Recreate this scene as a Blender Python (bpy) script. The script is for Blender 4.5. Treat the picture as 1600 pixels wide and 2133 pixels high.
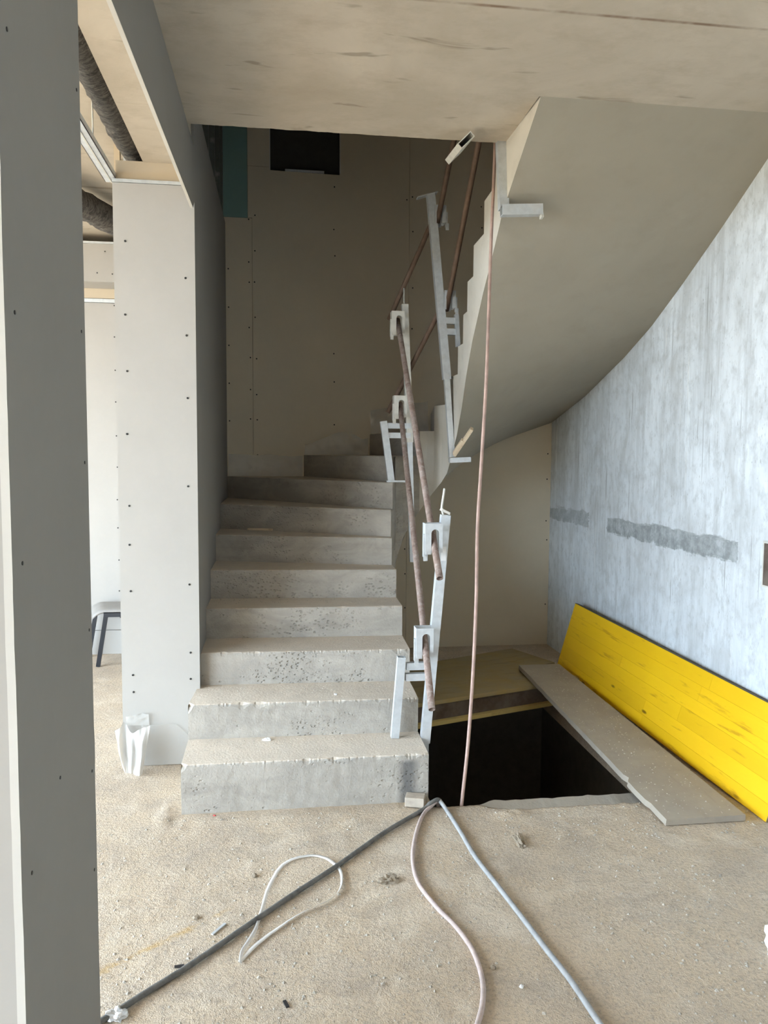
import bpy, math, random
from mathutils import Vector, Matrix, noise

for o in list(bpy.data.objects):
    bpy.data.objects.remove(o, do_unlink=True)
sc = bpy.context.scene
COL = sc.collection
R = math.radians

# ------------------------------------------------------------------ camera
cd = bpy.data.cameras.new('camera')
cam = bpy.data.objects.new('camera', cd)
COL.objects.link(cam)
cd.sensor_fit = 'VERTICAL'
cd.sensor_height = 36.0
cd.lens = 36.0 * 1600.0 / 2133.0
cd.clip_start = 0.05
p_, y_, r_ = R(4.33), R(7.73), R(0.367)
fw = Vector((math.sin(y_) * math.cos(p_), math.cos(y_) * math.cos(p_), -math.sin(p_)))
rt = Vector((math.cos(y_), -math.sin(y_), 0))
up = rt.cross(fw)
rt2 = rt * math.cos(r_) + up * math.sin(r_)
up2 = -rt * math.sin(r_) + up * math.cos(r_)
M = Matrix((rt2, up2, -fw)).transposed().to_4x4()
M.translation = Vector((0, 0, 1.643))
cam.matrix_world = M
sc.camera = cam

# ------------------------------------------------------------------ view, sky, sun, window portals
sc.view_settings.view_transform = 'Standard'
sc.view_settings.look = 'None'
sc.view_settings.exposure = -0.13
sc.view_settings.gamma = 1.0
sc.view_settings.use_curve_mapping = False
sc.cycles.max_bounces = 14
sc.cycles.diffuse_bounces = 10
sc.cycles.caustics_reflective = False
sc.cycles.caustics_refractive = False
sc.cycles.sample_clamp_indirect = 8.0

w = bpy.data.worlds.new('sky')
sc.world = w
w.use_nodes = True
bg = w.node_tree.nodes['Background']
bg.inputs['Color'].default_value = (0.68, 0.84, 1.0, 1)
bg.inputs['Strength'].default_value = 24.0

sd = bpy.data.lights.new('sun', 'SUN')
sd.energy = 34.0
sd.angle = R(0.6)
sd.color = (1.0, 0.93, 0.82)
sun = bpy.data.objects.new('sun', sd)
COL.objects.link(sun)
sun.rotation_euler = Vector((0.52, 0.16, -0.84)).to_track_quat('-Z', 'Y').to_euler()

# window openings of the place: (wall, a0, a1, z0, z1); left wall runs along y, front wall along x
XL, YF, YB, XR = -4.6, -3.2, 6.42, 2.30
WIN_LEFT = [(-3.0, 1.7, 0.10, 3.05), (1.9, 5.2, 0.10, 3.05)]
WIN_FRONT = []
for i, (a0, a1, z0, z1) in enumerate(WIN_LEFT + WIN_FRONT):
    ld = bpy.data.lights.new('window_portal', 'AREA')
    ld.shape = 'RECTANGLE'
    ld.size, ld.size_y = a1 - a0, z1 - z0
    ld.cycles.is_portal = True
    lo = bpy.data.objects.new('window_portal', ld)
    COL.objects.link(lo)
    if i < len(WIN_LEFT):
        lo.location = (XL - 0.01, (a0 + a1) / 2, (z0 + z1) / 2)
        lo.rotation_euler = Vector((1, 0, 0)).to_track_quat('-Z', 'Z').to_euler()
    else:
        lo.location = ((a0 + a1) / 2, YF - 0.01, (z0 + z1) / 2)
        lo.rotation_euler = Vector((0, 1, 0)).to_track_quat('-Z', 'Z').to_euler()


# ------------------------------------------------------------------ helpers: objects
def tag(o, label=None, cat=None, group=None, kind=None):
    if label: o['label'] = label
    if cat: o['category'] = cat
    if group: o['group'] = group
    if kind: o['kind'] = kind
    return o


def thing(name, loc, label, cat, group=None, kind=None):
    o = bpy.data.objects.new(name, None)
    COL.objects.link(o)
    o.location = loc
    o.empty_display_size = 0.1
    return tag(o, label, cat, group, kind)


def build(name, V, F, mat, parent=None, smooth=False, mats=None, fm=None):
    """links one mesh; V in world coordinates; a parented mesh is stored relative to its parent"""
    me = bpy.data.meshes.new(name)
    off = Vector((0, 0, 0))
    if parent is not None:
        p = parent
        while p is not None:
            off += p.location
            p = p.parent
    me.from_pydata([tuple(Vector(v) - off) for v in V], [], F)
    me.materials.append(mat)
    for m in (mats or []):
        me.materials.append(m)
    if fm:
        me.polygons.foreach_set('material_index', fm)
    if smooth:
        me.polygons.foreach_set('use_smooth', [True] * len(me.polygons))
    me.update()
    o = bpy.data.objects.new(name, me)
    COL.objects.link(o)
    o.parent = parent
    return o


class MB:
    """collects geometry for one mesh"""
    def __init__(s):
        s.V, s.F = [], []

    def add(s, V, F):
        b = len(s.V)
        s.V += [tuple(v) for v in V]
        s.F += [tuple(i + b for i in f) for f in F]
        return s

    def box(s, x0, x1, y0, y1, z0, z1):
        return s.add([(x0, y0, z0), (x1, y0, z0), (x1, y1, z0), (x0, y1, z0), (x0, y0, z1), (x1, y0, z1), (x1, y1, z1), (x0, y1, z1)],
                     [(0, 3, 2, 1), (4, 5, 6, 7), (0, 1, 5, 4), (1, 2, 6, 5), (2, 3, 7, 6), (3, 0, 4, 7)])

    def bar(s, p0, p1, w, d, ref=(0, 1, 0), bev=0.0):
        """solid bar from p0 to p1, w across, d along ref"""
        p0, p1 = Vector(p0), Vector(p1)
        t = (p1 - p0).normalized()
        a = (Vector(ref) - t * t.dot(Vector(ref))).normalized()
        b = t.cross(a)
        V = []
        for p in (p0, p1):
            for sb, sa in ((-1, -1), (1, -1), (1, 1), (-1, 1)):
                V.append(p + b * sb * w / 2 + a * sa * d / 2)
        return s.add(V, [(3, 2, 1, 0), (4, 5, 6, 7), (0, 1, 5, 4), (1, 2, 6, 5), (2, 3, 7, 6), (3, 0, 4, 7)])

    def tube(s, p0, p1, w, d, wall=0.003, ref=(0, 1, 0)):
        """hollow rectangular tube, open at both ends"""
        p0, p1 = Vector(p0), Vector(p1)
        t = (p1 - p0).normalized()
        a = (Vector(ref) - t * t.dot(Vector(ref))).normalized()
        b = t.cross(a)
        V = []
        for k in (0, wall):
            for p in (p0, p1):
                for sb, sa in ((-1, -1), (1, -1), (1, 1), (-1, 1)):
                    V.append(p + b * sb * (w / 2 - k) + a * sa * (d / 2 - k))
        F = []
        for i in range(4):
            j = (i + 1) % 4
            F.append((i, j, 4 + j, 4 + i))
            F.append((8 + j, 8 + i, 12 + i, 12 + j))
            F.append((j, i, 8 + i, 8 + j))
            F.append((4 + i, 4 + j, 12 + j, 12 + i))
        return s.add(V, F)

    def sweep(s, pts, r, n=8, closed=False, caps=True, rad=None):
        pts = [Vector(p) for p in pts]
        V, F = [], []
        N = len(pts)
        prev = None
        for i, p in enumerate(pts):
            t = (pts[min(i + 1, N - 1)] - pts[max(i - 1, 0)]).normalized()
            ref = Vector((0, 0, 1)) if abs(t.z) < 0.95 else Vector((0, 1, 0))
            if prev is not None:
                ref = prev
            a = (ref - t * t.dot(ref)).normalized()
            prev = a
            b = t.cross(a)
            rr = rad[i] if rad else r
            for k in range(n):
                th = 2 * math.pi * k / n
                V.append(p + a * math.cos(th) * rr + b * math.sin(th) * rr)
        for i in range(N - 1):
            for k in range(n):
                l = (k + 1) % n
                F.append((i * n + k, i * n + l, (i + 1) * n + l, (i + 1) * n + k))
        if caps:
            F.append(tuple(range(n - 1, -1, -1)))
            F.append(tuple((N - 1) * n + k for k in range(n)))
        return s.add(V, F)

    def pipe(s, p0, p1, r, wall=0.003, n=20, segs=10):
        """round tube with open ends"""
        p0, p1 = Vector(p0), Vector(p1)
        t = (p1 - p0).normalized()
        ref = Vector((1, 0, 0)) if abs(t.x) < 0.9 else Vector((0, 0, 1))
        a = (ref - t * t.dot(ref)).normalized()
        b = t.cross(a)
        V, F = [], []
        rings = [(p0 + (p1 - p0) * i / segs, r) for i in range(segs + 1)]
        rings += [(p1, r - wall), (p1 - t * 0.12, r - wall)]
        rings = [(p0 + t * 0.12, r - wall), (p0, r - wall)] + rings
        for p, rr in rings:
            for k in range(n):
                th = 2 * math.pi * k / n
                V.append(p + a * math.cos(th) * rr + b * math.sin(th) * rr)
        for i in range(len(rings) - 1):
            for k in range(n):
                l = (k + 1) % n
                F.append((i * n + k, i * n + l, (i + 1) * n + l, (i + 1) * n + k))
        return s.add(V, F)

    def prism(s, poly, axis, a0, a1):
        """extrudes a 2D polygon along an axis; for 'y' poly is (x,z), for 'x' (y,z), for 'z' (x,y)"""
        n = len(poly)
        f = {'y': lambda p, a: (p[0], a, p[1]), 'x': lambda p, a: (a, p[0], p[1]), 'z': lambda p, a: (p[0], p[1], a)}[axis]
        V = [f(p, a0) for p in poly] + [f(p, a1) for p in poly]
        F = [tuple(range(n)), tuple(range(2 * n - 1, n - 1, -1))]
        F += [((i + 1) % n, i, n + i, n + (i + 1) % n) for i in range(n)]
        return s.add(V, F)

    def out(s, name, mat, parent=None, smooth=False):
        o = build(name, s.V, s.F, mat, parent, smooth)
        fix_normals(o)
        return o


def fix_normals(o):
    import bmesh
    bm = bmesh.new()
    bm.from_mesh(o.data)
    bmesh.ops.recalc_face_normals(bm, faces=bm.faces)
    bm.to_mesh(o.data)
    bm.free()


def bevel(o, wdt, seg=2):
    m = o.modifiers.new('bevel', 'BEVEL')
    m.width = wdt
    m.segments = seg
    m.limit_method = 'ANGLE'
    m.angle_limit = R(40)
    return o


def nz(x, y, z, s=1.0):
    return noise.noise(Vector((x * s, y * s, z * s)))


def catmull(P, n=8):
    out = []
    P = [Vector(p) for p in P]
    for i in range(len(P) - 1):
        p0, p1, p2, p3 = P[max(i - 1, 0)], P[i], P[i + 1], P[min(i + 2, len(P) - 1)]
        for k in range(n):
            t = k / n
            out.append(0.5 * ((2 * p1) + (p2 - p0) * t + (2 * p0 - 5 * p1 + 4 * p2 - p3) * t * t + (3 * p1 - p0 - 3 * p2 + p3) * t ** 3))
    out.append(P[-1])
    return out


# ------------------------------------------------------------------ helpers: materials
class NT:
    def __init__(s, name, rough=0.85, metal=0.0):
        s.m = bpy.data.materials.new(name)
        s.m.use_nodes = True
        s.t = s.m.node_tree
        s.N, s.L = s.t.nodes, s.t.links
        s.p = s.N['Principled BSDF']
        s.p.inputs['Roughness'].default_value = rough
        s.p.inputs['Metallic'].default_value = metal
        s.tc = s.N.new('ShaderNodeTexCoord')
        s.co = s.tc.outputs['Object']

    def set(s, sock, v):
        if hasattr(v, 'is_output') or isinstance(v, bpy.types.NodeSocket):
            s.L.new(v, sock)
        elif isinstance(v, (tuple, list)):
            sock.default_value = (v[0], v[1], v[2], 1) if len(sock.default_value) == 4 else v
        else:
            sock.default_value = v

    def map(s, scale=(1, 1, 1), rot=(0, 0, 0), loc=(0, 0, 0), vec=None):
        n = s.N.new('ShaderNodeMapping')
        s.L.new(vec or s.co, n.inputs[0])
        n.inputs['Scale'].default_value = scale
        n.inputs['Rotation'].default_value = rot
        n.inputs['Location'].default_value = loc
        return n.outputs[0]

    def noise(s, scale, detail=4, rough=0.55, vec=None, dist=0.0, out='Fac'):
        n = s.N.new('ShaderNodeTexNoise')
        s.L.new(vec or s.co, n.inputs['Vector'])
        n.inputs['Scale'].default_value = scale
        n.inputs['Detail'].default_value = detail
        n.inputs['Roughness'].default_value = rough
        n.inputs['Distortion'].default_value = dist
        return n.outputs[out]

    def voro(s, scale, vec=None, feature='F1', rand=1.0):
        n = s.N.new('ShaderNodeTexVoronoi')
        s.L.new(vec or s.co, n.inputs['Vector'])
        n.feature = feature
        n.inputs['Scale'].default_value = scale
        n.inputs['Randomness'].default_value = rand
        return n.outputs['Distance']

    def ramp(s, fac, *stops):
        n = s.N.new('ShaderNodeValToRGB')
        s.L.new(fac, n.inputs[0])
        e = n.color_ramp.elements
        while len(e) < len(stops):
            e.new(0.5)
        for el, (pos, c) in zip(e, stops):
            el.position = pos
            el.color = (c, c, c, 1) if not isinstance(c, (tuple, list)) else (c[0], c[1], c[2], 1)
        return n.outputs[0]

    def mix(s, fac, a, b, mode='MIX'):
        n = s.N.new('ShaderNodeMix')
        n.data_type = 'RGBA'
        n.blend_type = mode
        s.set(n.inputs[0], fac)
        s.set(n.inputs[6], a)
        s.set(n.inputs[7], b)
        return n.outputs[2]

    def math(s, op, a, b=0.0, c=0.0):
        n = s.N.new('ShaderNodeMath')
        n.operation = op
        s.set(n.inputs[0], a)
        s.set(n.inputs[1], b)
        s.set(n.inputs[2], c)
        return n.outputs[0]

    def sep(s, vec=None):
        n = s.N.new('ShaderNodeSeparateXYZ')
        s.L.new(vec or s.co, n.inputs[0])
        return n.outputs

    def rand(s):
        n = s.N.new('ShaderNodeObjectInfo')
        return n.outputs['Random']

    def bump(s, h, strength=0.3, dist=0.01, nrm=None):
        n = s.N.new('ShaderNodeBump')
        s.L.new(h, n.inputs['Height'])
        n.inputs['Strength'].default_value = strength
        n.inputs['Distance'].default_value = dist
        if nrm:
            s.L.new(nrm, n.inputs['Normal'])
        return n.outputs[0]

    def done(s, color=None, rough=None, nrm=None, **k):
        if color is not None:
            s.set(s.p.inputs['Base Color'], color)
        if rough is not None:
            s.set(s.p.inputs['Roughness'], rough)
        if nrm is not None:
            s.L.new(nrm, s.p.inputs['Normal'])
        for a, v in k.items():
            s.set(s.p.inputs[a.replace('_', ' ')], v)
        return s.m


def m_gypsum(name, c, v=0.06):
    n = NT(name, 0.92)
    f = n.noise(2.2, 5, 0.6)
    g = n.noise(26, 3, 0.6)
    col = n.mix(n.ramp(f, (0.3, 0.0), (0.7, 1.0)), tuple(x * (1 - v) for x in c), c)
    col = n.mix(n.math('MULTIPLY', n.ramp(g, (0.45, 0.0), (0.75, 1.0)), 0.12), col, tuple(min(1, x * 1.12) for x in c))
    return n.done(col, nrm=n.bump(n.noise(140, 3), 0.06, 0.002))


M_GYP = m_gypsum('gypsum_board_paper', (0.43, 0.41, 0.38))
M_GYPD = m_gypsum('gypsum_board_shaded', (0.245, 0.232, 0.213))  # same board as M_GYP, shade of the faces turned from the windows painted in
M_GYPK = m_gypsum('gypsum_board_back_wall', (0.60, 0.53, 0.41))
M_GYPG = m_gypsum('gypsum_board_green_paper', (0.20, 0.32, 0.29))
M_GYPE = m_gypsum('gypsum_core', (0.62, 0.60, 0.56), 0.12)
M_GYPB = m_gypsum('gypsum_board_brown_paper', (0.55, 0.46, 0.34))


def m_floor():
    n = NT('dusty_screed', 0.95)
    big = n.noise(0.9, 5, 0.6, dist=0.4)
    mid = n.noise(5.0, 6, 0.65, dist=0.3)
    fine = n.noise(70, 4, 0.7)
    grit = n.noise(240, 2, 0.6)
    c = n.mix(n.ramp(big, (0.35, 0.0), (0.66, 1.0)), (0.515, 0.41, 0.295), (0.59, 0.48, 0.355))
    c = n.mix(n.ramp(mid, (0.42, 0.0), (0.72, 0.55)), c, (0.47, 0.405, 0.335))
    c = n.mix(n.ramp(fine, (0.47, 0.0), (0.70, 0.75)), c, (0.29, 0.245, 0.20))
    c = n.mix(n.ramp(grit, (0.62, 0.0), (0.74, 0.5)), c, (0.70, 0.65, 0.57))
    dk = n.noise(2.3, 7, 0.72, vec=n.map((1, 1.4, 1), loc=(3, 1, 0)), dist=0.9)
    c = n.mix(n.ramp(dk, (0.50, 0.0), (0.70, 0.6)), c, (0.34, 0.285, 0.23))
    lt = n.noise(3.7, 6, 0.7, loc=None) if False else n.noise(3.7, 6, 0.7, vec=n.map((1, 1, 1), loc=(7, 5, 2)), dist=0.6)
    c = n.mix(n.ramp(lt, (0.52, 0.0), (0.70, 0.5)), c, (0.74, 0.65, 0.53))
    # ochre streak of spilled foam dust beside the wall stub
    om = n.map((1, 1, 1), rot=(0, 0, R(-37.0)), vec=n.map((1, 1, 1), loc=(0.40, -2.545, 0)))
    oo = n.sep(om)
    ov = n.math('ADD', n.math('ABSOLUTE', oo[1]), n.math('MULTIPLY', n.noise(13, 6, 0.8), 0.13))
    ok = n.math('MULTIPLY', n.ramp(ov, (0.055, 0.8), (0.082, 0.0)), n.ramp(n.math('ABSOLUTE', oo[0]), (0.20, 1.0), (0.30, 0.0)))
    c = n.mix(ok, c, (0.50, 0.33, 0.13))
    # light falling off towards the right, painted in as a darker floor tone
    x = n.sep()[0]
    y = n.sep()[1]
    q = n.math('ADD', n.math('MULTIPLY', x, 0.55), n.math('MULTIPLY', n.noise(1.6, 5, 0.6), 1.2))
    c = n.mix(n.ramp(q, (1.05, 0.0), (1.75, 0.8)), c, (0.345, 0.283, 0.225))
    h = n.math('ADD', n.math('MULTIPLY', mid, 0.5), n.math('ADD', n.math('MULTIPLY', fine, 0.5), n.math('MULTIPLY', grit, 0.25)))
    return n.done(c, nrm=n.bump(h, 0.8, 0.016))


M_FLOOR = m_floor()


def m_concrete(name, c0, c1, cd, spots=0.0, streak=None, bump=0.35, pits=0.0, dust=None):
    n = NT(name, 0.9)
    big = n.noise(1.3, 5, 0.6, dist=0.5)
    mid = n.noise(7, 6, 0.65)
    c = n.mix(n.ramp(big, (0.32, 0.0), (0.68, 1.0)), c0, c1)
    c = n.mix(n.ramp(mid, (0.5, 0.0), (0.8, 0.5)), c, cd)
    if streak:
        s_ = n.noise(1.0, 5, 0.6, vec=n.map(streak))
        c = n.mix(n.ramp(s_, (0.5, 0.0), (0.72, 0.55)), c, cd)
    if spots:
        v = n.voro(spots, vec=n.map((1, 0.0, 1.9), loc=(0.37, 0, 0.21)))
        gg = n.N.new('ShaderNodeNewGeometry')
        face = n.ramp(n.sep(gg.outputs['Normal'])[2], (0.3, 1.0), (0.5, 0.0))
        vs = n.math('ADD', v, n.math('MULTIPLY', n.math('SUBTRACT', n.noise(24, 3), 0.5), 0.05))
        c = n.mix(n.math('MULTIPLY', n.ramp(vs, (0.040, 0.62), (0.062, 0.0)), face), c, tuple(x * 0.45 for x in cd))
        lg = n.noise(3.4, 6, 0.68, vec=n.map((1, 1, 2.2)), dist=0.8)
        c = n.mix(n.ramp(lg, (0.42, 0.0), (0.66, 0.55)), c, tuple(x * 1.30 for x in c0))
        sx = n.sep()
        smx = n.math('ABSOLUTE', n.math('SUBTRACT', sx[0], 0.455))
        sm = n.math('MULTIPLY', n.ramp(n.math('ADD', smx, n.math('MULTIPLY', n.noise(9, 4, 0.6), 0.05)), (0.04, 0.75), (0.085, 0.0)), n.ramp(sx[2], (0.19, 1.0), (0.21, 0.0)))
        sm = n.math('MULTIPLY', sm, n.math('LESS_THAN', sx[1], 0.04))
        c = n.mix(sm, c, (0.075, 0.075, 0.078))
    h = n.math('ADD', n.math('MULTIPLY', mid, 0.4), n.math('MULTIPLY', n.noise(90, 4, 0.6), 0.3))
    if pits:
        pv = n.voro(46, vec=n.map((1, 1, 1.5)))
        msk = n.ramp(n.noise(2.6, 6, 0.75), (0.50, 0.0), (0.62, 1.0))
        pit = n.math('MULTIPLY', n.ramp(n.math('ADD', pv, n.math('MULTIPLY', n.noise(60, 3), 0.35)), (0.28, 1.0), (0.55, 0.0)), msk)
        pg = n.N.new('ShaderNodeNewGeometry')
        pit = n.math('MULTIPLY', pit, n.ramp(n.sep(pg.outputs['Normal'])[2], (0.4, 1.0), (0.7, 0.12)))
        h = n.math('SUBTRACT', h, n.math('MULTIPLY', pit, pits))
        c = n.mix(n.math('MULTIPLY', pit, 0.12), c, tuple(x * 0.8 for x in cd))
    if dust:
        g = n.N.new('ShaderNodeNewGeometry')
        nzv = n.sep(g.outputs['Normal'])[2]
        k = n.math('MULTIPLY', n.ramp(nzv, (0.6, 0.0), (0.9, 1.0)), n.ramp(n.noise(6, 5, 0.6), (0.2, 0.6), (0.7, 1.0)))
        c = n.mix(k, c, dust)
    return n.done(c, nrm=n.bump(h, bump, 0.012))


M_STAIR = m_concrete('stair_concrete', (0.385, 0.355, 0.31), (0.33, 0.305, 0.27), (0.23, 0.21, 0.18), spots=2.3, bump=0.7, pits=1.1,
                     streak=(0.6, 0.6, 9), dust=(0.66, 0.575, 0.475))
M_SOFFIT = m_concrete('soffit_concrete', (0.315, 0.285, 0.23), (0.35, 0.32, 0.262), (0.285, 0.255, 0.205), bump=0.12)
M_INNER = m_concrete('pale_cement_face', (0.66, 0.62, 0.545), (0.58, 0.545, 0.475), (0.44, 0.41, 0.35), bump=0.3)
M_SLAB = m_concrete('slab_edge_concrete', (0.47, 0.43, 0.37), (0.41, 0.37, 0.31), (0.30, 0.27, 0.22), bump=0.5)


def m_ceiling():
    n = NT('ceiling_concrete', 0.9)
    big = n.noise(1.1, 6, 0.62, dist=0.6)
    mid = n.noise(4.5, 7, 0.68, vec=n.map((1, 1.6, 1)))
    c = n.mix(n.ramp(big, (0.36, 0.0), (0.64, 1.0)), (0.43, 0.38, 0.305), (0.56, 0.50, 0.415))
    c = n.mix(n.ramp(mid, (0.48, 0.0), (0.72, 0.65)), c, (0.38, 0.325, 0.25))
    st = n.noise(5.5, 3, 0.5, vec=n.map((0.45, 1.8, 1)), dist=0.8)
    c = n.mix(n.ramp(st, (0.645, 0.0), (0.70, 0.6)), c, (0.22, 0.18, 0.13))
    v = n.voro(2.6)
    c = n.mix(n.ramp(v, (0.035, 0.7), (0.06, 0.0)), c, (0.16, 0.12, 0.09))
    # stained formwork joint across the slab
    y = n.sep()[1]
    d = n.math('ABSOLUTE', n.math('SUBTRACT', y, 2.672))
    ln = n.math('MULTIPLY', n.ramp(d, (0.003, 1.0), (0.011, 0.0)), n.ramp(n.noise(3.5, 4, 0.7), (0.42, 0.1), (0.6, 0.9)))
    c = n.mix(ln, c, (0.17, 0.10, 0.06))
    h = n.math('ADD', n.math('MULTIPLY', mid, 0.5), n.math('MULTIPLY', n.noise(80, 4, 0.6), 0.2))
    return n.done(c, nrm=n.bump(h, 0.22, 0.01))


M_CEIL = m_ceiling()


def m_rightwall():
    n = NT('wall_right_concrete', 0.82)
    big = n.noise(1.5, 6, 0.62, dist=0.6)
    c = n.mix(n.ramp(big, (0.34, 0.0), (0.66, 1.0)), (0.63, 0.67, 0.70), (0.74, 0.785, 0.82))
    st = n.noise(1.0, 7, 0.72, vec=n.map((1, 15.0, 0.9)))
    c = n.mix(n.ramp(st, (0.46, 0.0), (0.68, 0.75)), c, (0.46, 0.485, 0.50))
    st2 = n.noise(1.0, 4, 0.6, vec=n.map((1, 26.0, 0.9), loc=(0, 3, 7)))
    c = n.mix(n.ramp(st2, (0.64, 0.0), (0.69, 0.5)), c, (0.80, 0.81, 0.80))
    mot = n.noise(16, 5, 0.7, vec=n.map((1, 1.3, 0.8)))
    c = n.mix(n.ramp(mot, (0.49, 0.0), (0.68, 0.6)), c, (0.42, 0.44, 0.445))
    blo = n.noise(4.2, 5, 0.62, vec=n.map((1, 1.0, 0.75), loc=(0, 9, 4)), dist=0.7)
    c = n.mix(n.ramp(blo, (0.45, 0.0), (0.66, 0.5)), c, (0.42, 0.435, 0.435))
    fl = n.noise(34, 3, 0.6, vec=n.map((1, 2.0, 0.7)))
    c = n.mix(n.ramp(fl, (0.66, 0.0), (0.71, 0.6)), c, (0.29, 0.305, 0.31))
    sv = n.noise(1.0, 3, 0.5, vec=n.map((1, 60.0, 1.6), loc=(0, 1, 2)))
    c = n.mix(n.math('MULTIPLY', n.ramp(sv, (0.655, 0.0), (0.68, 0.7)), n.ramp(n.noise(1.3, 3), (0.46, 0.0), (0.54, 1.0))), c, (0.25, 0.26, 0.26))
    # trowelled dark filler band with its own ragged outline
    o = n.sep()
    wob = n.math('MULTIPLY', n.math('SUBTRACT', n.noise(7, 5, 0.7), 0.5), 0.10)
    wob2 = n.math('MULTIPLY', n.math('SUBTRACT', n.noise(1.0, 4, 0.6, vec=n.map((1, 5, 40))), 0.5), 0.08)
    zc = n.math('ADD', o[2], n.math('ADD', wob, wob2))
    d = n.math('ABSOLUTE', n.math('SUBTRACT', zc, 1.155))
    b = n.ramp(d, (0.048, 1.0), (0.062, 0.0))
    seg = n.math('ADD', o[1], n.math('MULTIPLY', n.noise(6, 4, 0.7), 0.25))
    s1 = n.math('MULTIPLY', n.math('GREATER_THAN', seg, 3.70), n.math('LESS_THAN', seg, 5.30))
    s2 = n.math('MULTIPLY', n.math('GREATER_THAN', seg, 5.62), n.math('LESS_THAN', seg, 6.6))
    b = n.math('MULTIPLY', b, n.math('MAXIMUM', s1, n.math('MULTIPLY', s2, 0.75)))
    b = n.math('MULTIPLY', b, n.ramp(n.noise(14, 4, 0.7), (0.35, 0.45), (0.6, 0.95)))
    c = n.mix(n.math('MULTIPLY', b, 1.0), c, (0.235, 0.255, 0.258))
    # warmer cement bloom higher up
    h = n.math('ADD', n.math('MULTIPLY', mot, 0.3), n.math('MULTIPLY', n.noise(60, 4), 0.3))
    return n.done(c, nrm=n.bump(h, 0.18, 0.008))


M_RWALL = m_rightwall()


def m_metal(name, c, rough, metal, mottled=True):
    n = NT(name, rough, metal)
    f = n.noise(30, 4, 0.6)
    g = n.noise(9, 3, 0.6)
    col = n.mix(n.ramp(f, (0.4, 0.0), (0.7, 0.5)), c, tuple(x * 0.72 for x in c))
    col = n.mix(n.ramp(g, (0.6, 0.0), (0.75, 0.4)), col, (0.62, 0.58, 0.52))
    return n.done(col, nrm=n.bump(f, 0.06, 0.002))


M_GALV = m_metal('galvanised_steel', (0.60, 0.63, 0.65), 0.5, 0.35)
M_GALV2 = m_metal('galvanised_profile', (0.66, 0.69, 0.71), 0.4, 0.4)
M_STUD = m_metal('shaded_stud_steel', (0.16, 0.17, 0.15), 0.6, 0.5)  # galvanised steel with the gloom of the upper shaft put into its colour
M_GALVC = m_metal('cement_splashed_steel', (0.62, 0.61, 0.56), 0.75, 0.1)


def m_rust():
    n = NT('rusty_pipe', 0.85, 0.1)
    a = n.noise(14, 6, 0.7)
    b = n.noise(45, 4, 0.7)
    c = n.mix(n.ramp(a, (0.35, 0.0), (0.65, 1.0)), (0.20, 0.13, 0.105), (0.33, 0.26, 0.225))
    c = n.mix(n.ramp(b, (0.52, 0.0), (0.7, 0.65)), c, (0.46, 0.41, 0.375))
    c = n.mix(n.ramp(n.noise(20, 4, 0.7, vec=n.map((1, 1, 1), loc=(4, 2, 1))), (0.58, 0.0), (0.68, 0.7)), c, (0.13, 0.085, 0.07))
    return n.done(c, nrm=n.bump(b, 0.25, 0.003))


M_RUST = m_rust()


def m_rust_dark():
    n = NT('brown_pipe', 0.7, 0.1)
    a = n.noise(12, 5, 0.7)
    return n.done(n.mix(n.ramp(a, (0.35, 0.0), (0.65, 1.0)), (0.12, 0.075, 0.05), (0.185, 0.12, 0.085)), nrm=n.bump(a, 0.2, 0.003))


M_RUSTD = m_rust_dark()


def m_wood(name, c0, c1, cd, along=(1, 1, 1), rough=0.6, knots=True, dirt=0.0, dirtc=(0.4, 0.36, 0.3), coat=0.0):
    n = NT(name, rough)
    v = n.map(along)
    g = n.noise(1.0, 6, 0.65, vec=v, dist=0.6)
    f = n.noise(2.6, 4, 0.6, vec=v)
    c = n.mix(n.ramp(g, (0.3, 0.0), (0.7, 1.0)), c0, c1)
    c = n.mix(n.math('MULTIPLY', n.rand(), 0.55), c, tuple(x * 0.80 for x in c0))
    c = n.mix(n.ramp(f, (0.60, 0.0), (0.70, 0.75)), c, cd)
    if knots:
        kv = n.voro(1.15, vec=n.map((along[0] * 0.9, along[1] * 2.4, along[2] * 0.9)))
        c = n.mix(n.ramp(kv, (0.05, 0.9), (0.11, 0.0)), c, tuple(x * 0.35 for x in cd))
    if dirt:
        d = n.noise(5, 6, 0.7)
        c = n.mix(n.ramp(d, (0.30, 0.0), (0.62, dirt)), c, dirtc)
    return n.done(c, nrm=n.bump(f, 0.12, 0.002), Coat_Weight=coat)


M_YEL = m_wood('yellow_coated_spruce', (0.86, 0.50, 0.006), (0.92, 0.57, 0.012), (0.50, 0.24, 0.006), (9, 1.1, 9), 0.42)
M_YELEDGE = m_wood('dark_sealed_edge', (0.06, 0.045, 0.03), (0.09, 0.07, 0.045), (0.04, 0.03, 0.02), (9, 1, 9), 0.7, knots=False)
M_YELEND = m_wood('weathered_panel_end', (0.22, 0.16, 0.06), (0.28, 0.2, 0.08), (0.12, 0.09, 0.04), (9, 9, 9), 0.8, knots=False)
M_PLY = m_wood('dusty_yellow_plywood', (0.36, 0.25, 0.08), (0.42, 0.31, 0.12), (0.22, 0.15, 0.06), (2.2, 11, 3), 0.8, dirt=0.75, dirtc=(0.32, 0.265, 0.17))
M_PLYEDGE = m_wood('pale_yellow_board', (0.62, 0.46, 0.16), (0.66, 0.50, 0.2), (0.4, 0.28, 0.1), (3, 9, 3), 0.8, knots=False)
M_BROWN = m_wood('dark_brown_beam', (0.055, 0.03, 0.02), (0.08, 0.045, 0.03), (0.035, 0.02, 0.015), (3, 9, 9), 0.8, knots=False, dirt=0.25)
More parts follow.
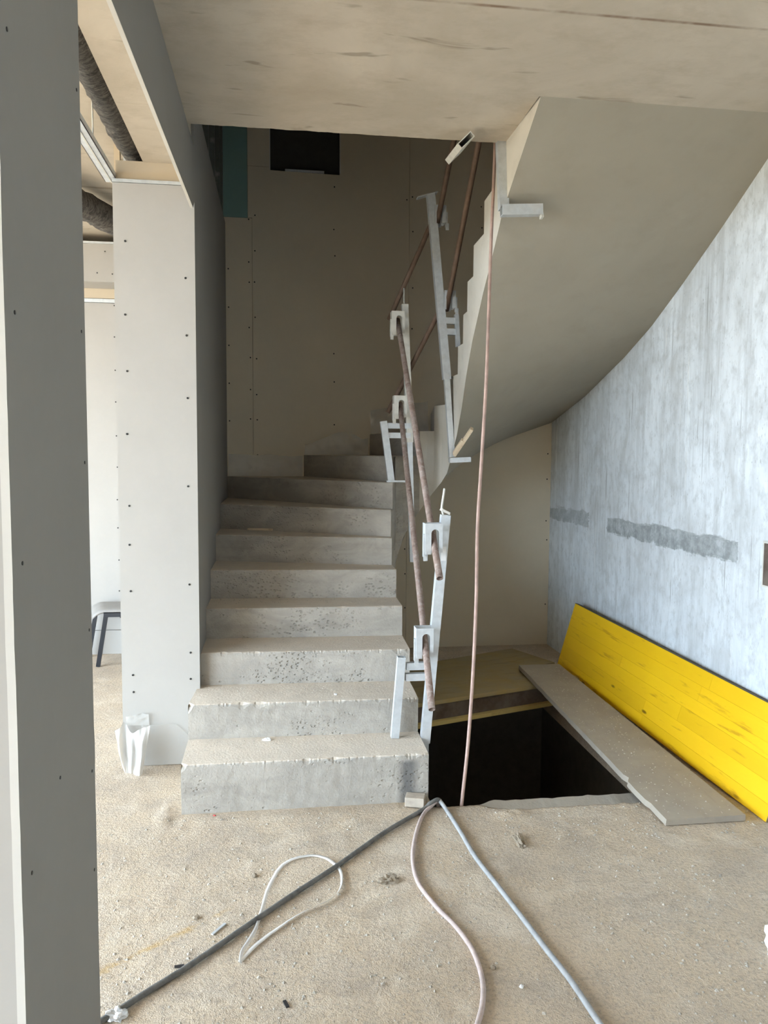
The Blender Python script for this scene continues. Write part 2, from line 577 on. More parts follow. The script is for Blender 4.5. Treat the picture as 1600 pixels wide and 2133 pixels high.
M_GREYWOOD = m_wood('dusty_grey_plank', (0.42, 0.37, 0.30), (0.47, 0.415, 0.34), (0.33, 0.285, 0.23), (8, 1.2, 4), 0.92, knots=False, dirt=0.8, dirtc=(0.33, 0.285, 0.235))
M_PALEWOOD = m_wood('pale_raw_wood', (0.66, 0.54, 0.38), (0.72, 0.60, 0.44), (0.5, 0.38, 0.25), (6, 6, 6), 0.8, knots=False)


def m_plain(name, c, rough=0.8, metal=0.0, var=0.25, sc_=12, bump=0.1, **k):
    n = NT(name, rough, metal)
    f = n.noise(sc_, 5, 0.65)
    col = n.mix(n.ramp(f, (0.35, 0.0), (0.7, 1.0)), c, tuple(x * (1 - var) for x in c))
    return n.done(col, nrm=n.bump(f, bump, 0.004), **k)


M_SCREW = m_plain('black_screw', (0.03, 0.03, 0.03), 0.5, 0.3)
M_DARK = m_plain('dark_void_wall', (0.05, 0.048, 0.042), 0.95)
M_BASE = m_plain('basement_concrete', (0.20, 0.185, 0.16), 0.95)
M_HOSEBLK = m_plain('dusty_black_hose', (0.16, 0.155, 0.145), 0.75, var=0.5, sc_=30)
M_HOSEPNK = m_plain('dusty_pink_hose', (0.52, 0.42, 0.385), 0.75, var=0.3, sc_=25)
M_HOSEBLU = m_plain('dusty_blue_grey_hose', (0.36, 0.365, 0.365), 0.7, var=0.3, sc_=25)
M_CABLE = m_plain('copper_pink_cable', (0.46, 0.31, 0.26), 0.6, var=0.35, sc_=14)
M_CHUNK = m_plain('mortar_chunk', (0.33, 0.27, 0.20), 0.95, var=0.4, sc_=40, bump=0.6)
M_PEBBLE = m_plain('grit', (0.50, 0.45, 0.38), 0.95, var=0.45, sc_=9, bump=0.4)
M_BRICK = m_plain('dusty_block', (0.50, 0.43, 0.35), 0.95, var=0.3, sc_=20, bump=0.4)
M_BLACK = m_plain('black_steel', (0.02, 0.022, 0.027), 0.45, 0.2)
M_SEAT = m_plain('grey_seat', (0.30, 0.285, 0.265), 0.6, var=0.1)
M_PLASTICBLK = m_plain('black_plastic', (0.025, 0.025, 0.028), 0.5)
M_GROUND = m_plain('outdoor_ground', (0.30, 0.26, 0.20), 0.95, var=0.2, sc_=0.6)
M_FACADE = m_plain('wall_plaster', (0.52, 0.49, 0.45), 0.95, var=0.12, sc_=2)
M_WHITE = m_plain('white_plastic', (0.78, 0.79, 0.80), 0.5, var=0.05)
M_YELDUST = m_plain('spilled_ochre_foam', (0.50, 0.36, 0.17), 0.95, var=0.3, sc_=60, bump=0.5)
M_RED = m_plain('red_scrap', (0.5, 0.05, 0.04), 0.6)
M_ALU = m_plain('silver_foil', (0.72, 0.72, 0.72), 0.35, 0.6, var=0.2)


def m_duct():
    n = NT('dark_wool_duct', 1.0)
    f = n.noise(22, 6, 0.7, vec=n.map((1, 2.2, 1)), dist=1.2)
    g = n.noise(90, 3, 0.7)
    c = n.mix(n.ramp(f, (0.40, 0.0), (0.68, 1.0)), (0.055, 0.05, 0.045), (0.22, 0.20, 0.18))
    c = n.mix(n.ramp(g, (0.64, 0.0), (0.74, 0.5)), c, (0.45, 0.42, 0.38))
    return n.done(c, nrm=n.bump(f, 0.8, 0.02))


M_DUCT = m_duct()


def m_film(name, alpha, c=(0.85, 0.85, 0.83)):
    n = NT(name, 0.28)
    n.p.inputs['Base Color'].default_value = (*c, 1)
    n.p.inputs['Alpha'].default_value = alpha
    n.p.inputs['Specular IOR Level'].default_value = 0.6
    f = n.noise(14, 4, 0.6)
    n.L.new(n.bump(f, 0.25, 0.01), n.p.inputs['Normal'])
    return n.m


M_FILM = m_film('clear_plastic_film', 0.42, (0.80, 0.78, 0.72))
M_FILMW = m_film('milky_plastic_film', 0.62, (0.66, 0.645, 0.615))
M_FILMT = m_film('thin_milky_film', 0.30, (0.62, 0.60, 0.56))
M_TAPE = m_film('translucent_strap', 0.72, (0.82, 0.80, 0.77))
random.seed(7)

# ================================================================== STRUCTURE
# ---- outdoor ground (light only reaches the rooms past it)
g = MB()
g.box(-45, XL - 0.3, -45, 45, -0.8, -0.5)
g.box(XL - 0.3, 30, -45, YF - 0.3, -0.8, -0.5)
tag(g.out('ground', M_GROUND), 'bare sandy ground outside the windows', 'ground', kind='structure')

# ---- floor: displaced screed with the stair-well hole cut out
HX0, HX1, HY0, HY1 = 0.70, 1.96, 3.36, 6.0


def front_edge(x):
    e = 3.405 if x < 0.93 else (3.405 - (x - 0.93) / 0.12 * 0.07 if x < 1.05 else 3.335)
    return e + 0.012 * nz(x, 0, 3, 14) + 0.006 * nz(x, 5, 1, 45)


def floor_h(x, y):
    if x < -1.6 or y < 1.0:
        return 0.0
    h = 0.0035 * nz(x, y, 0, 3.1) + 0.0022 * nz(x, y, 2, 13) + 0.0016 * nz(x, y, 5, 38)
    # mortar ridge left of the bottom step and along its foot
    d = abs(y - (3.40 + 0.01 * nz(x, 1, 1, 9)))
    if -0.45 < x < 0.6:
        h += 0.007 * max(0, 1 - d / 0.05) * (0.6 + 0.8 * nz(x, 3, 3, 12))
    d2 = math.hypot((x + 0.52) / 0.05, (y - 3.46) / 0.16)
    h += 0.016 * max(0, 1 - d2) * (0.7 + 0.8 * nz(x, y, 9, 30))
    # broken screed rim in front of the hole
    d3 = math.hypot((x - 1.03) / 0.12, (y - 3.30) / 0.06)
    h += 0.018 * max(0, 1 - d3) * (0.8 + 0.9 * nz(x, y, 4, 40))
    # spilled dirt by the plank
    if x > 1.2 and 2.6 < y < 3.35:
        h += 0.004 * (0.5 + nz(x, y, 7, 24)) * (y - 2.6)
    return h


def spaced(a, b, st):
    n = max(1, round((b - a) / st))
    return [a + (b - a) * i / n for i in range(n)]


xs = spaced(XL, -1.7, 0.5) + spaced(-1.7, -0.8, 0.03) + spaced(-0.8, HX0, 0.0125) + spaced(HX0, HX1, 0.013) + spaced(HX1, XR, 0.016) + [XR]
ys = spaced(YF, 1.4, 0.5) + spaced(1.4, 2.0, 0.025) + spaced(2.0, HY0, 0.0125) + spaced(HY0, HY1, 0.03) + spaced(HY1, YB, 0.05) + [YB]
i0 = min(range(len(xs)), key=lambda i: abs(xs[i] - HX0))
i1 = min(range(len(xs)), key=lambda i: abs(xs[i] - HX1))
j0 = min(range(len(ys)), key=lambda j: abs(ys[j] - HY0))
j1 = min(range(len(ys)), key=lambda j: abs(ys[j] - HY1))
V, F = [], []
for j, y in enumerate(ys):
    for i, x in enumerate(xs):
        yy = y
        if i0 <= i <= i1 and j0 - 8 <= j <= j0:
            k = (j - (j0 - 8)) / 8
            yy = y + (front_edge(x) - HY0) * k
        V.append((x, yy, floor_h(x, yy)))
nx = len(xs)
for j in range(len(ys) - 1):
    for i in range(nx - 1):
        if i0 <= i < i1 and j0 <= j < j1:
            continue
        F.append((j * nx + i, j * nx + i + 1, (j + 1) * nx + i + 1, (j + 1) * nx + i))
# rough edge faces of the hole
loop = [(i, j0) for i in range(i0, i1 + 1)] + [(i1, j) for j in range(j0 + 1, j1 + 1)] + [(i, j1) for i in range(i1 - 1, i0 - 1, -1)] + [(i0, j) for j in range(j1 - 1, j0, -1)]
b = len(V)
for (i, j) in loop:
    v = V[j * nx + i]
    V.append((v[0], v[1] - 0.004 * (j == j0), -0.05))
    V.append((v[0], v[1], -0.26))
n_ = len(loop)
for k in range(n_):
    a, c = loop[k], loop[(k + 1) % n_]
    A, C = a[1] * nx + a[0], c[1] * nx + c[0]
    kk = (k + 1) % n_
    F.append((A, C, b + 2 * kk, b + 2 * k))
    F.append((b + 2 * k, b + 2 * kk, b + 2 * kk + 1, b + 2 * k + 1))
floor = build('floor', V, F, M_FLOOR, smooth=True)
tag(floor, 'dusty beige screed floor with an open stair hole', 'floor', kind='structure')

# lower concrete lip of the slab that shows behind the broken screed
V, F = [], []
N = 40
for i in range(N + 1):
    x = 0.90 + (1.96 - 0.90) * i / N
    yb = 3.525 + 0.02 * nz(x, 2, 2, 11) - (0.05 * max(0, 1 - (x - 0.90) / 0.10)) - 0.01 * nz(x, 1, 8, 40)
    V += [(x, 3.28, -0.045), (x, yb, -0.042 + 0.003 * nz(x, 4, 4, 20)), (x, yb + 0.006, -0.07), (x, yb, -0.26)]
for i in range(N):
    for k in range(3):
        F.append((4 * i + k, 4 * (i + 1) + k, 4 * (i + 1) + k + 1, 4 * i + k + 1))
F += [(0, 1, 2, 3), (4 * N + 3, 4 * N + 2, 4 * N + 1, 4 * N)]
build('slab_lip', V, F, M_SLAB, floor)

# ---- basement under the hole
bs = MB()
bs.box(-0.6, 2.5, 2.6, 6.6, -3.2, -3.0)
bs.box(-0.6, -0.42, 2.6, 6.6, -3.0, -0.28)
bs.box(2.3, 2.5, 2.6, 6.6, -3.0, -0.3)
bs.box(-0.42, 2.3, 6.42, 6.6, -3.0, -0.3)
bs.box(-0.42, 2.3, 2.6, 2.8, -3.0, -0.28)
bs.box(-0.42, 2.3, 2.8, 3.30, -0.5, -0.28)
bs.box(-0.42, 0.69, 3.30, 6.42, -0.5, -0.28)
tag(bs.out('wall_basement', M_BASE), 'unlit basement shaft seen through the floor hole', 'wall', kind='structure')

# ---- right wall: one rough concrete wall through all storeys
rw = build('wall_right', *(lambda m: (m.V, m.F))(MB().box(XR, XR + 0.25, YF - 0.25, YB + 0.2, -0.3, 6.4)), M_RWALL)
tag(rw, 'grey concrete wall with vertical streaks and a dark filler band', 'wall', kind='structure')

# ---- back wall with gypsum boards
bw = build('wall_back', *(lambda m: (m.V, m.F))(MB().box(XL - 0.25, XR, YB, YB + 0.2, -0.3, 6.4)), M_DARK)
tag(bw, 'plasterboard wall at the back of the stairwell', 'wall', kind='structure')
YP = 6.335       # front plane of the stairwell boards


def panel(parent, poly, axis, a0, a1, mat, name='plasterboard_panel'):
    return MB().prism(poly, axis, a0, a1).out(name, mat, parent)


def rectp(a0, a1, b0, b1):
    return [(a0, b0), (a1, b0), (a1, b1), (a0, b1)]


GAP = 0.0022
WT = 0.085
panel(bw, rectp(-0.46, -0.211 - GAP, 0.0, 3.50), 'y', YP, YP + WT, M_GYPK)
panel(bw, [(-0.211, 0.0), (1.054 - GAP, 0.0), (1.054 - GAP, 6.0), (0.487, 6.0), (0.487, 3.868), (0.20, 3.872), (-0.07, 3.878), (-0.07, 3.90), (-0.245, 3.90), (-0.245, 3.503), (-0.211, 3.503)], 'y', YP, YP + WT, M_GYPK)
panel(bw, rectp(-0.245, -0.07, 3.90 + GAP, 6.0), 'y', YP, YP + WT, M_GYPK)
panel(bw, rectp(1.054, XR, 0.0, 6.0), 'y', YP, YP + WT, M_GYPK)
gp = panel(bw, rectp(-0.46, -0.247, 3.503, 6.0), 'y', YP, YP + WT, M_GYPG, 'green_plasterboard_panel')
gp['label'] = 'dark green moisture-resistant board'
for x0_ in (-0.0735, 0.4835):
    MB().box(x0_, x0_ + 0.007, YP - 0.002, YP + 0.01, 3.88, 5.9).out('cut_edge', M_GYPE, bw)
# bent metal lip along the sill of the dark wall opening
MB().box(0.05, 0.36, YP - 0.004, YP + 0.05, 3.874, 3.892).out('sill_lip', M_GALV2, bw)


def screws(parent, pts, axis, off, r=0.0055, d=0.003):
    m = MB()
    for (a, b) in pts:
        n = 8
        ring = [(a + r * math.cos(2 * math.pi * k / n), b + r * math.sin(2 * math.pi * k / n)) for k in range(n)]
        m.prism(ring, axis, off - d if axis == 'y' else off, off if axis == 'y' else off + d)
    o = m.out('screw_heads', M_SCREW, parent)
    o['kind'] = 'stuff'
    return o


random.seed(3)
pts = []
for z in [0.35 + 0.26 * k for k in range(14)]:
    for x in (-0.235, -0.187, 0.44, 1.035, 1.078, 1.66, 2.27):
        if random.random() < 0.8 and not (x == 0.44 and z > 3.8):
            pts.append((x + random.uniform(-.008, .008), z + random.uniform(-.06, .06)))
for z in [1.6 + 0.3 * k for k in range(6)]:
    pts.append((-0.40, z))
screws(bw, pts, 'y', YP, 0.006)

# left room part of the back wall
YL = YB - 0.012
panel(bw, rectp(-3.0, -1.2715, 0.20, 2.815), 'y', YL, YB + 0.01, M_GYP)
panel(bw, rectp(-1.2685, -0.80, 0.20, 2.815), 'y', YL, YB + 0.01, M_GYP)
panel(bw, rectp(-3.0, -1.2715, 2.85, 3.28), 'y', YL, YB + 0.01, M_GYPB)
panel(bw, rectp(-1.2685, -0.80, 2.85, 3.28), 'y', YL, YB + 0.01, M_GYPB)
panel(bw, rectp(-3.0, -0.80, 0.0, 0.196), 'y', YL - 0.004, YB + 0.01, M_GYP, 'base_board')
MB().box(-3.0, -0.80, YL - 0.006, YL + 0.006, 2.818, 2.846).out('metal_track', M_GALV2, bw)
panel(bw, rectp(XL, -3.003, 0.0, 3.28), 'y', YL, YB + 0.01, M_GYP)
pts = []
for z in [0.28 + 0.25 * k for k in range(11)]:
    pts += [(-1.295 + random.uniform(-.004, .004), z + random.uniform(-.03, .03)), (-1.246 + random.uniform(-.004, .004), z + 0.1 + random.uniform(-.03, .03))]
screws(bw, pts, 'y', YL, 0.0055)

# ---- stair side wall with its boarded end (the pale pillar)
lw = build('wall_left', *(lambda m: (m.V, m.F))(MB().box(-0.800, -0.4335, 4.066, YB, -0.02, 3.0).box(-0.62, -0.4335, 4.30, YB, 3.0, 3.44)), M_DARK)
tag(lw, 'boarded wall beside the stairs ending in a pale pillar', 'wall', kind='structure')
panel(lw, rectp(-0.815, -0.4205, 0.004, 2.972), 'y', 4.05, 4.0625, M_GYP)
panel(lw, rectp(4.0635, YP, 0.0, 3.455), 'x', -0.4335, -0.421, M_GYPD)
panel(lw, rectp(4.0635, YB, 0.0, 2.99), 'x', -0.815, -0.8005, M_GYP)
MB().box(-0.815, -0.43, 4.046, 4.10, 2.974, 2.990).out('metal_track', M_GALV2, lw)
panel(lw, rectp(-0.800, -0.435, 2.991, 3.083), 'y', 4.062, 4.075, M_GYPB, 'infill_board')
pts = [(-0.758, 2.69), (-0.765, 2.33), (-0.76, 2.05), (-0.767, 1.735), (-0.762, 1.37), (-0.765, 1.17), (-0.763, 0.93), (-0.760, 0.49), (-0.758, 0.40),
       (-0.468, 2.95), (-0.468, 2.52), (-0.466, 2.235), (-0.465, 1.92), (-0.468, 1.47), (-0.468, 0.96), (-0.466, 0.60), (-0.468, 0.46)]
screws(lw, pts, 'y', 4.05, 0.0055)

# gypsum header board hanging in the stair wall plane, its pale cut edge showing below
hb = lambda y: 2.79 + (y - 2.18) * 0.032
hd = thing('wall_header', (-0.42, 3.0, 3.0), 'long grey plasterboard header strip under the ceiling left of the stairs', 'header', kind='structure')
m = MB()
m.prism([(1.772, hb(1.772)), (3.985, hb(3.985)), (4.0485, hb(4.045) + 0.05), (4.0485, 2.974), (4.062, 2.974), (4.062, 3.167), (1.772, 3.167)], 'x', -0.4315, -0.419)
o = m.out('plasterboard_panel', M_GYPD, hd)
m = MB()
m.prism([(1.772, hb(1.772) - 0.002), (3.985, hb(3.985) - 0.002), (3.985, hb(3.985) + 0.0012), (1.772, hb(1.772) + 0.0012)], 'x', -0.4325, -0.4192)
m.out('cut_edge', M_GYPE, hd)

# ---- near wall stub (shade-darkened board face at the left picture edge)
nw = build('wall_near', *(lambda m: (m.V, m.F))(MB().box(-0.80, -0.4335, 1.300, 1.745, -0.02, 3.27)), M_DARK)
tag(nw, 'grey plasterboard wall stub nearest the camera', 'wall', kind='structure')
V, F = [], []
N = 90
for i in range(N + 1):
    z = 0.004 + (3.165 - 0.004) * i / N
    e0 = 1.272 + 0.0025 * nz(0, 1, z, 7) + 0.002 * nz(0, 2, z, 31)
    e1 = 1.772 + 0.0008 * nz(0, 3, z, 9) + (0.004 if 0.93 < z < 0.99 else 0)
    for x in (-0.4200, -0.4335):
        V += [(x, e0, z), (x, e1, z)]
for i in range(N):
    a, b = 4 * i, 4 * (i + 1)
    F += [(a, a + 1, b + 1, b), (a + 3, a + 2, b + 2, b + 3), (a + 2, a, b, b + 2), (a + 1, a + 3, b + 3, b + 1)]
F += [(0, 2, 3, 1), (4 * N, 4 * N + 1, 4 * N + 3, 4 * N + 2)]
fm = []
for i in range(N):
    fm += [0, 0, 1, 1]
fm += [1, 1]
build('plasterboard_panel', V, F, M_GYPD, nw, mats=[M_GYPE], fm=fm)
panel(nw, rectp(-0.81, -0.4362, 0.004, 3.26), 'y', 1.2865, 1.299, M_GYP)
panel(nw, rectp(-0.80, -0.435, 0.004, 3.26), 'y', 1.746, 1.758, M_GYP)
panel(nw, rectp(1.29, 1.75, 0.004, 3.26), 'x', -0.815, -0.802, M_GYP)
screws(nw, [(1.318, 1.865), (1.320, 1.46), (1.322, 0.93), (1.316, 0.42), (1.745, 0.70), (1.745, 0.93), (1.748, 1.25), (1.74, 1.9), (1.742, 1.62), (1.50, 1.02), (1.745, 2.4), (1.32, 2.3)], 'x', -0.4202, 0.0035, 0.0015)
screws(nw, [(-0.47, 1.02), (-0.468, 0.96), (-0.475, 1.5)], 'y', 1.2865, 0.0035)

# ---- ceiling slab of the stair room, the beam and the ceiling of the left room
V, F = [], []
N = 110
for i in range(N + 1):
    x = -0.47 + (1.105 + 0.47) * i / N
    e = 3.80 + 0.006 * nz(x, 0, 0, 12) + 0.004 * nz(x, 3, 0, 40)
    V += [(x, YF, 3.17), (x, e - 0.10, 3.17), (x, e - 0.008, 3.17), (x, e, 3.178 + 0.006 * nz(x, 1, 0, 25)), (x, e, 3.38), (x, YF, 3.38)]
for i in range(N):
    for k in range(5):
        F.append((6 * i + k, 6 * (i + 1) + k, 6 * (i + 1) + k + 1, 6 * i + k + 1))
m = MB().add(V, F)
m.box(1.105, XR, YF, 3.290, 3.17, 3.38)
ce = m.out('ceiling', M_CEIL)
tag(ce, 'stained bare concrete ceiling slab with a rough edge', 'ceiling', kind='structure')

bm_ = thing('beam', (-0.55, 3.0, 3.08), 'concrete beam with pale underside over the opening', 'beam', kind='structure')
MB().box(-0.668, -0.434, YF, 3.403, 3.080, 3.30).out('beam_length', M_CEIL, bm_)
MB().box(-0.668, -0.434, 3.4055, 4.061, 3.0805, 3.30).out('beam_length', M_CEIL, bm_)
MB().box(-0.668, -0.434, 3.402, 3.407, 3.086, 3.30).out('beam_joint', M_DARK, bm_)

cl = MB().box(XL - 0.25, -0.43, YF - 0.25, YB + 0.2, 3.285, 3.38).out('ceiling_left', M_CEIL)
tag(cl, 'pale concrete ceiling of the bright room on the left', 'ceiling', kind='structure')

# ---- outer walls with window openings


def wall_with_windows(name, label, axis, pos, t, a_lo, a_hi, wins, ztop):
    m = MB()

    def bx(a0, a1, z0, z1):
        if axis == 'x':
            m.box(pos - t, pos, a0, a1, z0, z1)
        else:
            m.box(a0, a1, pos - t, pos, z0, z1)
    a = a_lo
    for (w0, w1, z0, z1) in wins:
        bx(a, w0, -0.6, ztop)
        bx(w0, w1, -0.6, z0)
        bx(w0, w1, z1, ztop)
        a = w1
    bx(a, a_hi, -0.6, ztop)
    o = m.out(name, M_FACADE)
    return tag(o, label, 'wall', kind='structure')


wall_with_windows('wall_outer', 'outer wall with wide window openings in the left room', 'x', XL, 0.25, YF - 0.25, YB + 0.2, WIN_LEFT, 3.38)
wall_with_windows('wall_front', 'outer wall with window openings behind the camera', 'y', YF, 0.25, XL - 0.25, XR + 0.25, WIN_FRONT, 6.4)
for i, (a0, a1, z0, z1) in enumerate(WIN_LEFT + WIN_FRONT):
    wd = thing('window_%d' % (i + 1), ((XL - 0.12, (a0 + a1) / 2, z0) if i < 2 else ((a0 + a1) / 2, YF - 0.12, z0)),
               ['white framed window in the left room, nearer one', 'white framed window in the left room, farther one',
                'white framed window behind the camera on the left'][i], 'window', kind='structure')
    f = MB()
    for (b0, b1, c0, c1) in ((a0, a1, z0, z0 + 0.06), (a0, a1, z1 - 0.06, z1), (a0, a0 + 0.06, z0 + 0.06, z1 - 0.06), (a1 - 0.06, a1, z0 + 0.06, z1 - 0.06),
                             ((a0 + a1) / 2 - 0.03, (a0 + a1) / 2 + 0.03, z0 + 0.06, z1 - 0.06)):
        if i < 2:
            f.box(XL - 0.15, XL - 0.09, b0, b1, c0, c1)
        else:
            f.box(b0, b1, YF - 0.15, YF - 0.09, c0, c1)
    f.out('window_frame', M_WHITE, wd)

# ---- dark upper storey round the stair shaft
m = MB()
m.box(XL - 0.25, XR + 0.25, YF - 0.25, YB + 0.2, 6.2, 6.4)
tag(m.out('ceiling_upper', M_DARK), 'unlit ceiling above the upper stairwell', 'ceiling', kind='structure')
m = MB()
m.box(-2.2, -2.0, 2.4, YB, 3.38, 6.2)
m.box(-2.0, XR, 2.4, 2.6, 3.38, 6.2)
tag(m.out('wall_upper', M_FACADE), 'unlit upper storey wall behind the studs', 'wall', kind='structure')
# metal studs standing on top of the stair side wall
for k, y in enumerate((4.62, 5.05, 5.52, 5.98, 6.26)):
    s = MB().tube((-0.47, y, 3.455), (-0.47, y, 6.2), 0.05, 0.075, 0.003, (1, 0, 0)).out('metal_stud', M_STUD)
    tag(s, 'upright metal wall stud on the stair side wall, ' + ['nearest the camera', 'second from the camera', 'third from the camera', 'second from the green board', 'next to the green board'][k], 'stud',
        'metal studs above the stair side wall')

# ================================================================== STAIRCASE
ZK = lambda k: 0.23 + 0.175 * (k - 1)
IN = {1: (.692, 3.473), 2: (.693, 3.767), 3: (.699, 4.069), 4: (.708, 4.393), 5: (.712, 4.661), 6: (.710, 4.848), 7: (.715, 4.929), 8: (.735, 5.000),
      9: (.766, 5.10), 10: (.984, 5.38), 11: (1.069, 5.30), 12: (1.122, 5.10), 13: (1.13, 4.86), 14: (1.13, 4.73), 15: (1.125, 4.61), 16: (1.122, 4.46),
      17: (1.118, 4.22), 18: (1.11, 3.99), 19: (1.102, 3.80), 20: (1.112, 3.285)}
OUT = {1: (-.450, 3.474), 2: (-.453, 3.791), 3: (-.432, 4.114), 4: (-.432, 4.429), 5: (-.432, 4.738), 6: (-.432, 5.145), 7: (-.432, 5.57), 8: (-.432, 6.345),
       9: (.19, 6.345), 10: (.735, 6.345), 11: (1.25, 6.345), 12: (1.80, 6.345), 13: (2.30, 6.22), 14: (2.30, 5.70), 15: (2.30, 5.27), 16: (2.30, 4.90),
       17: (2.30, 4.55), 18: (2.30, 4.20), 19: (2.30, 3.82), 20: (2.30, 3.285)}
ARC = {9: [(.795, 5.25), (.865, 5.36), (.935, 5.39)], 10: [(1.03, 5.35)], 11: [(1.105, 5.20)]}
SIN = [(1, .692, 3.47, -.3), (2, .693, 3.767, -.2), (4, .708, 4.393, .18), (6, .710, 4.848, .55), (8, .735, 5.0, .72), (9, .766, 5.10, .79), (9.25, .795, 5.25, .884), (9.5, .865, 5.36, 1.043),
       (9.75, .935, 5.39, 1.165), (10, .984, 5.38, 1.235), (10.5, 1.03, 5.35, 1.31), (11, 1.069, 5.30, 1.375), (11.5, 1.105, 5.20, 1.45), (12, 1.122, 5.10, 1.515), (13, 1.13, 4.86, 1.765),
       (14, 1.13, 4.73, 1.945), (15, 1.125, 4.61, 2.12), (16, 1.122, 4.46, 2.305), (17, 1.118, 4.22, 2.53), (18, 1.11, 3.99, 2.70), (19, 1.102, 3.80, 2.85), (20, 1.112, 3.285, 3.17)]
SOUT = [(1, -.45, 3.474, -.3), (4, -.43, 4.43, .05), (6, -.43, 5.145, .35), (8, -.43, 6.34, .75), (9, .19, 6.34, 1.05), (10, .73, 6.34, 1.33), (11, 1.25, 6.34, 1.54), (12, 1.8, 6.34, 1.745), (13, 2.3, 6.34, 1.917),
        (14, 2.3, 5.62, 2.09), (15, 2.3, 4.97, 2.30), (16, 2.3, 4.6, 2.445), (17, 2.3, 4.25, 2.62), (18, 2.3, 3.87, 2.826), (19, 2.3, 3.482, 3.052), (20, 2.3, 3.285, 3.17)]


def interp(tab, t):
    for a, b in zip(tab, tab[1:]):
        if a[0] <= t <= b[0]:
            f = (t - a[0]) / (b[0] - a[0])
            return Vector([a[i] + (b[i] - a[i]) * f for i in (1, 2, 3)])
    return Vector(tab[-1][1:])


stair = thing('concrete_staircase', (0.14, 3.47, 0), 'bare grey concrete staircase winding up to the right with chipped steps', 'staircase')
for k in range(1, 20):
    z1, z0 = ZK(k), (ZK(k - 1) if k > 1 else 0.0)
    Ia, Oa, Ib, Ob = Vector(IN[k]), Vector(OUT[k]), Vector(IN[k + 1]), Vector(OUT[k + 1])
    nu = 150 if k <= 4 else (100 if k <= 8 else 30)
    rough = 1.25 if k <= 3 else (0.7 if k <= 8 else 0.5)
    # rows across the step: riser foot -> nose -> tread back
    V, F = [], []
    rows = 12
    for iu in range(nu + 1):
        u = iu / nu
        a = Ia.lerp(Oa, u)
        bk = Ib.lerp(Ob, u)
        dv = (bk - a)
        dl = max(dv.length, 1e-4)
        dv = dv / dl
        s_ = u * 3.1 + k * 7.7
        chip = rough * (0.004 + 0.014 * max(0, nz(s_, 0, k, 5.0)) + 0.026 * max(0, nz(s_, 2, k, 8.3) - 0.12) + 0.010 * abs(nz(s_, 4, k, 19)))
        endc = 0.012 * rough * max(0, 1 - u * 60 / 1.5) + 0.02 * rough * max(0, 1 - (1 - u) * 60 / 1.5) * (k <= 2)
        ch = min(chip + endc, 0.04)
        for q in range(5):
            zz = z0 + (z1 - ch * 1.2 - z0) * q / 4
            w_ = 0.0018 * rough * nz(s_, zz * 4, k, 9)
            V.append((a.x + dv.x * w_, a.y + dv.y * w_, zz - (0.012 if q == 0 else 0)))
        p = a + dv * ch * 0.25
        V.append((p.x, p.y, z1 - ch * 0.45))
        p = a + dv * ch * 0.9
        V.append((p.x, p.y, z1 - 0.001))
        for f in (0.12, 0.35, 0.6, 0.85):
            p = a.lerp(bk, f) if dl * f > ch else a + dv * ch * 1.2
            V.append((p.x, p.y, z1 + 0.0015 * nz(p.x, p.y, z1, 11)))
        p = bk + dv * 0.012
        V.append((p.x, p.y, z1))
    for iu in range(nu):
        for q in range(rows - 1):
            i = iu * rows + q
            F.append((i + rows, i, i + 1, i + rows + 1))
    nf = len(F)
    # inner face down to the soffit
    path = [Vector(IN[k])] + [Vector(c) for c in ARC.get(k, [])] + [Vector(IN[k + 1])]
    ts = [k + i / (len(path) - 1) for i in range(len(path))]
    b = len(V)
    for p, t in zip(path, ts):
        V += [(p.x, p.y, z1 - 0.001), (p.x, p.y, min(interp(SIN, t).z + 0.001, z1 - 0.02))]
    for i in range(len(path) - 1):
        F.append((b + 2 * i, b + 2 * i + 1, b + 2 * i + 3, b + 2 * i + 2))
    nf2 = len(F)
    if k <= 3:      # visible outer end
        b = len(V)
        V += [(Oa.x, Oa.y + 0.004, z1 - 0.004), (Ob.x, Ob.y, z1 - 0.002), (Ob.x, Ob.y, 0), (Oa.x, Oa.y + 0.004, 0)]
        F.append((b, b + 1, b + 2, b + 3))
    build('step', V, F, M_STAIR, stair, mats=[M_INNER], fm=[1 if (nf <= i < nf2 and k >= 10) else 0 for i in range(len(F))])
# smooth underside
V, F = [], []
NT_, NU_ = 150, 14
for i in range(NT_ + 1):
    t = 3.0 + 17.0 * i / NT_
    a, c = interp(SIN, t), interp(SOUT, t)
    for j in range(NU_ + 1):
        V.append(a.lerp(c, j / NU_))
for i in range(NT_):
    for j in range(NU_):
        q = i * (NU_ + 1) + j
        F.append((q, q + 1, q + NU_ + 2, q + NU_ + 1))
build('soffit', V, F, M_SOFFIT, stair, smooth=True)
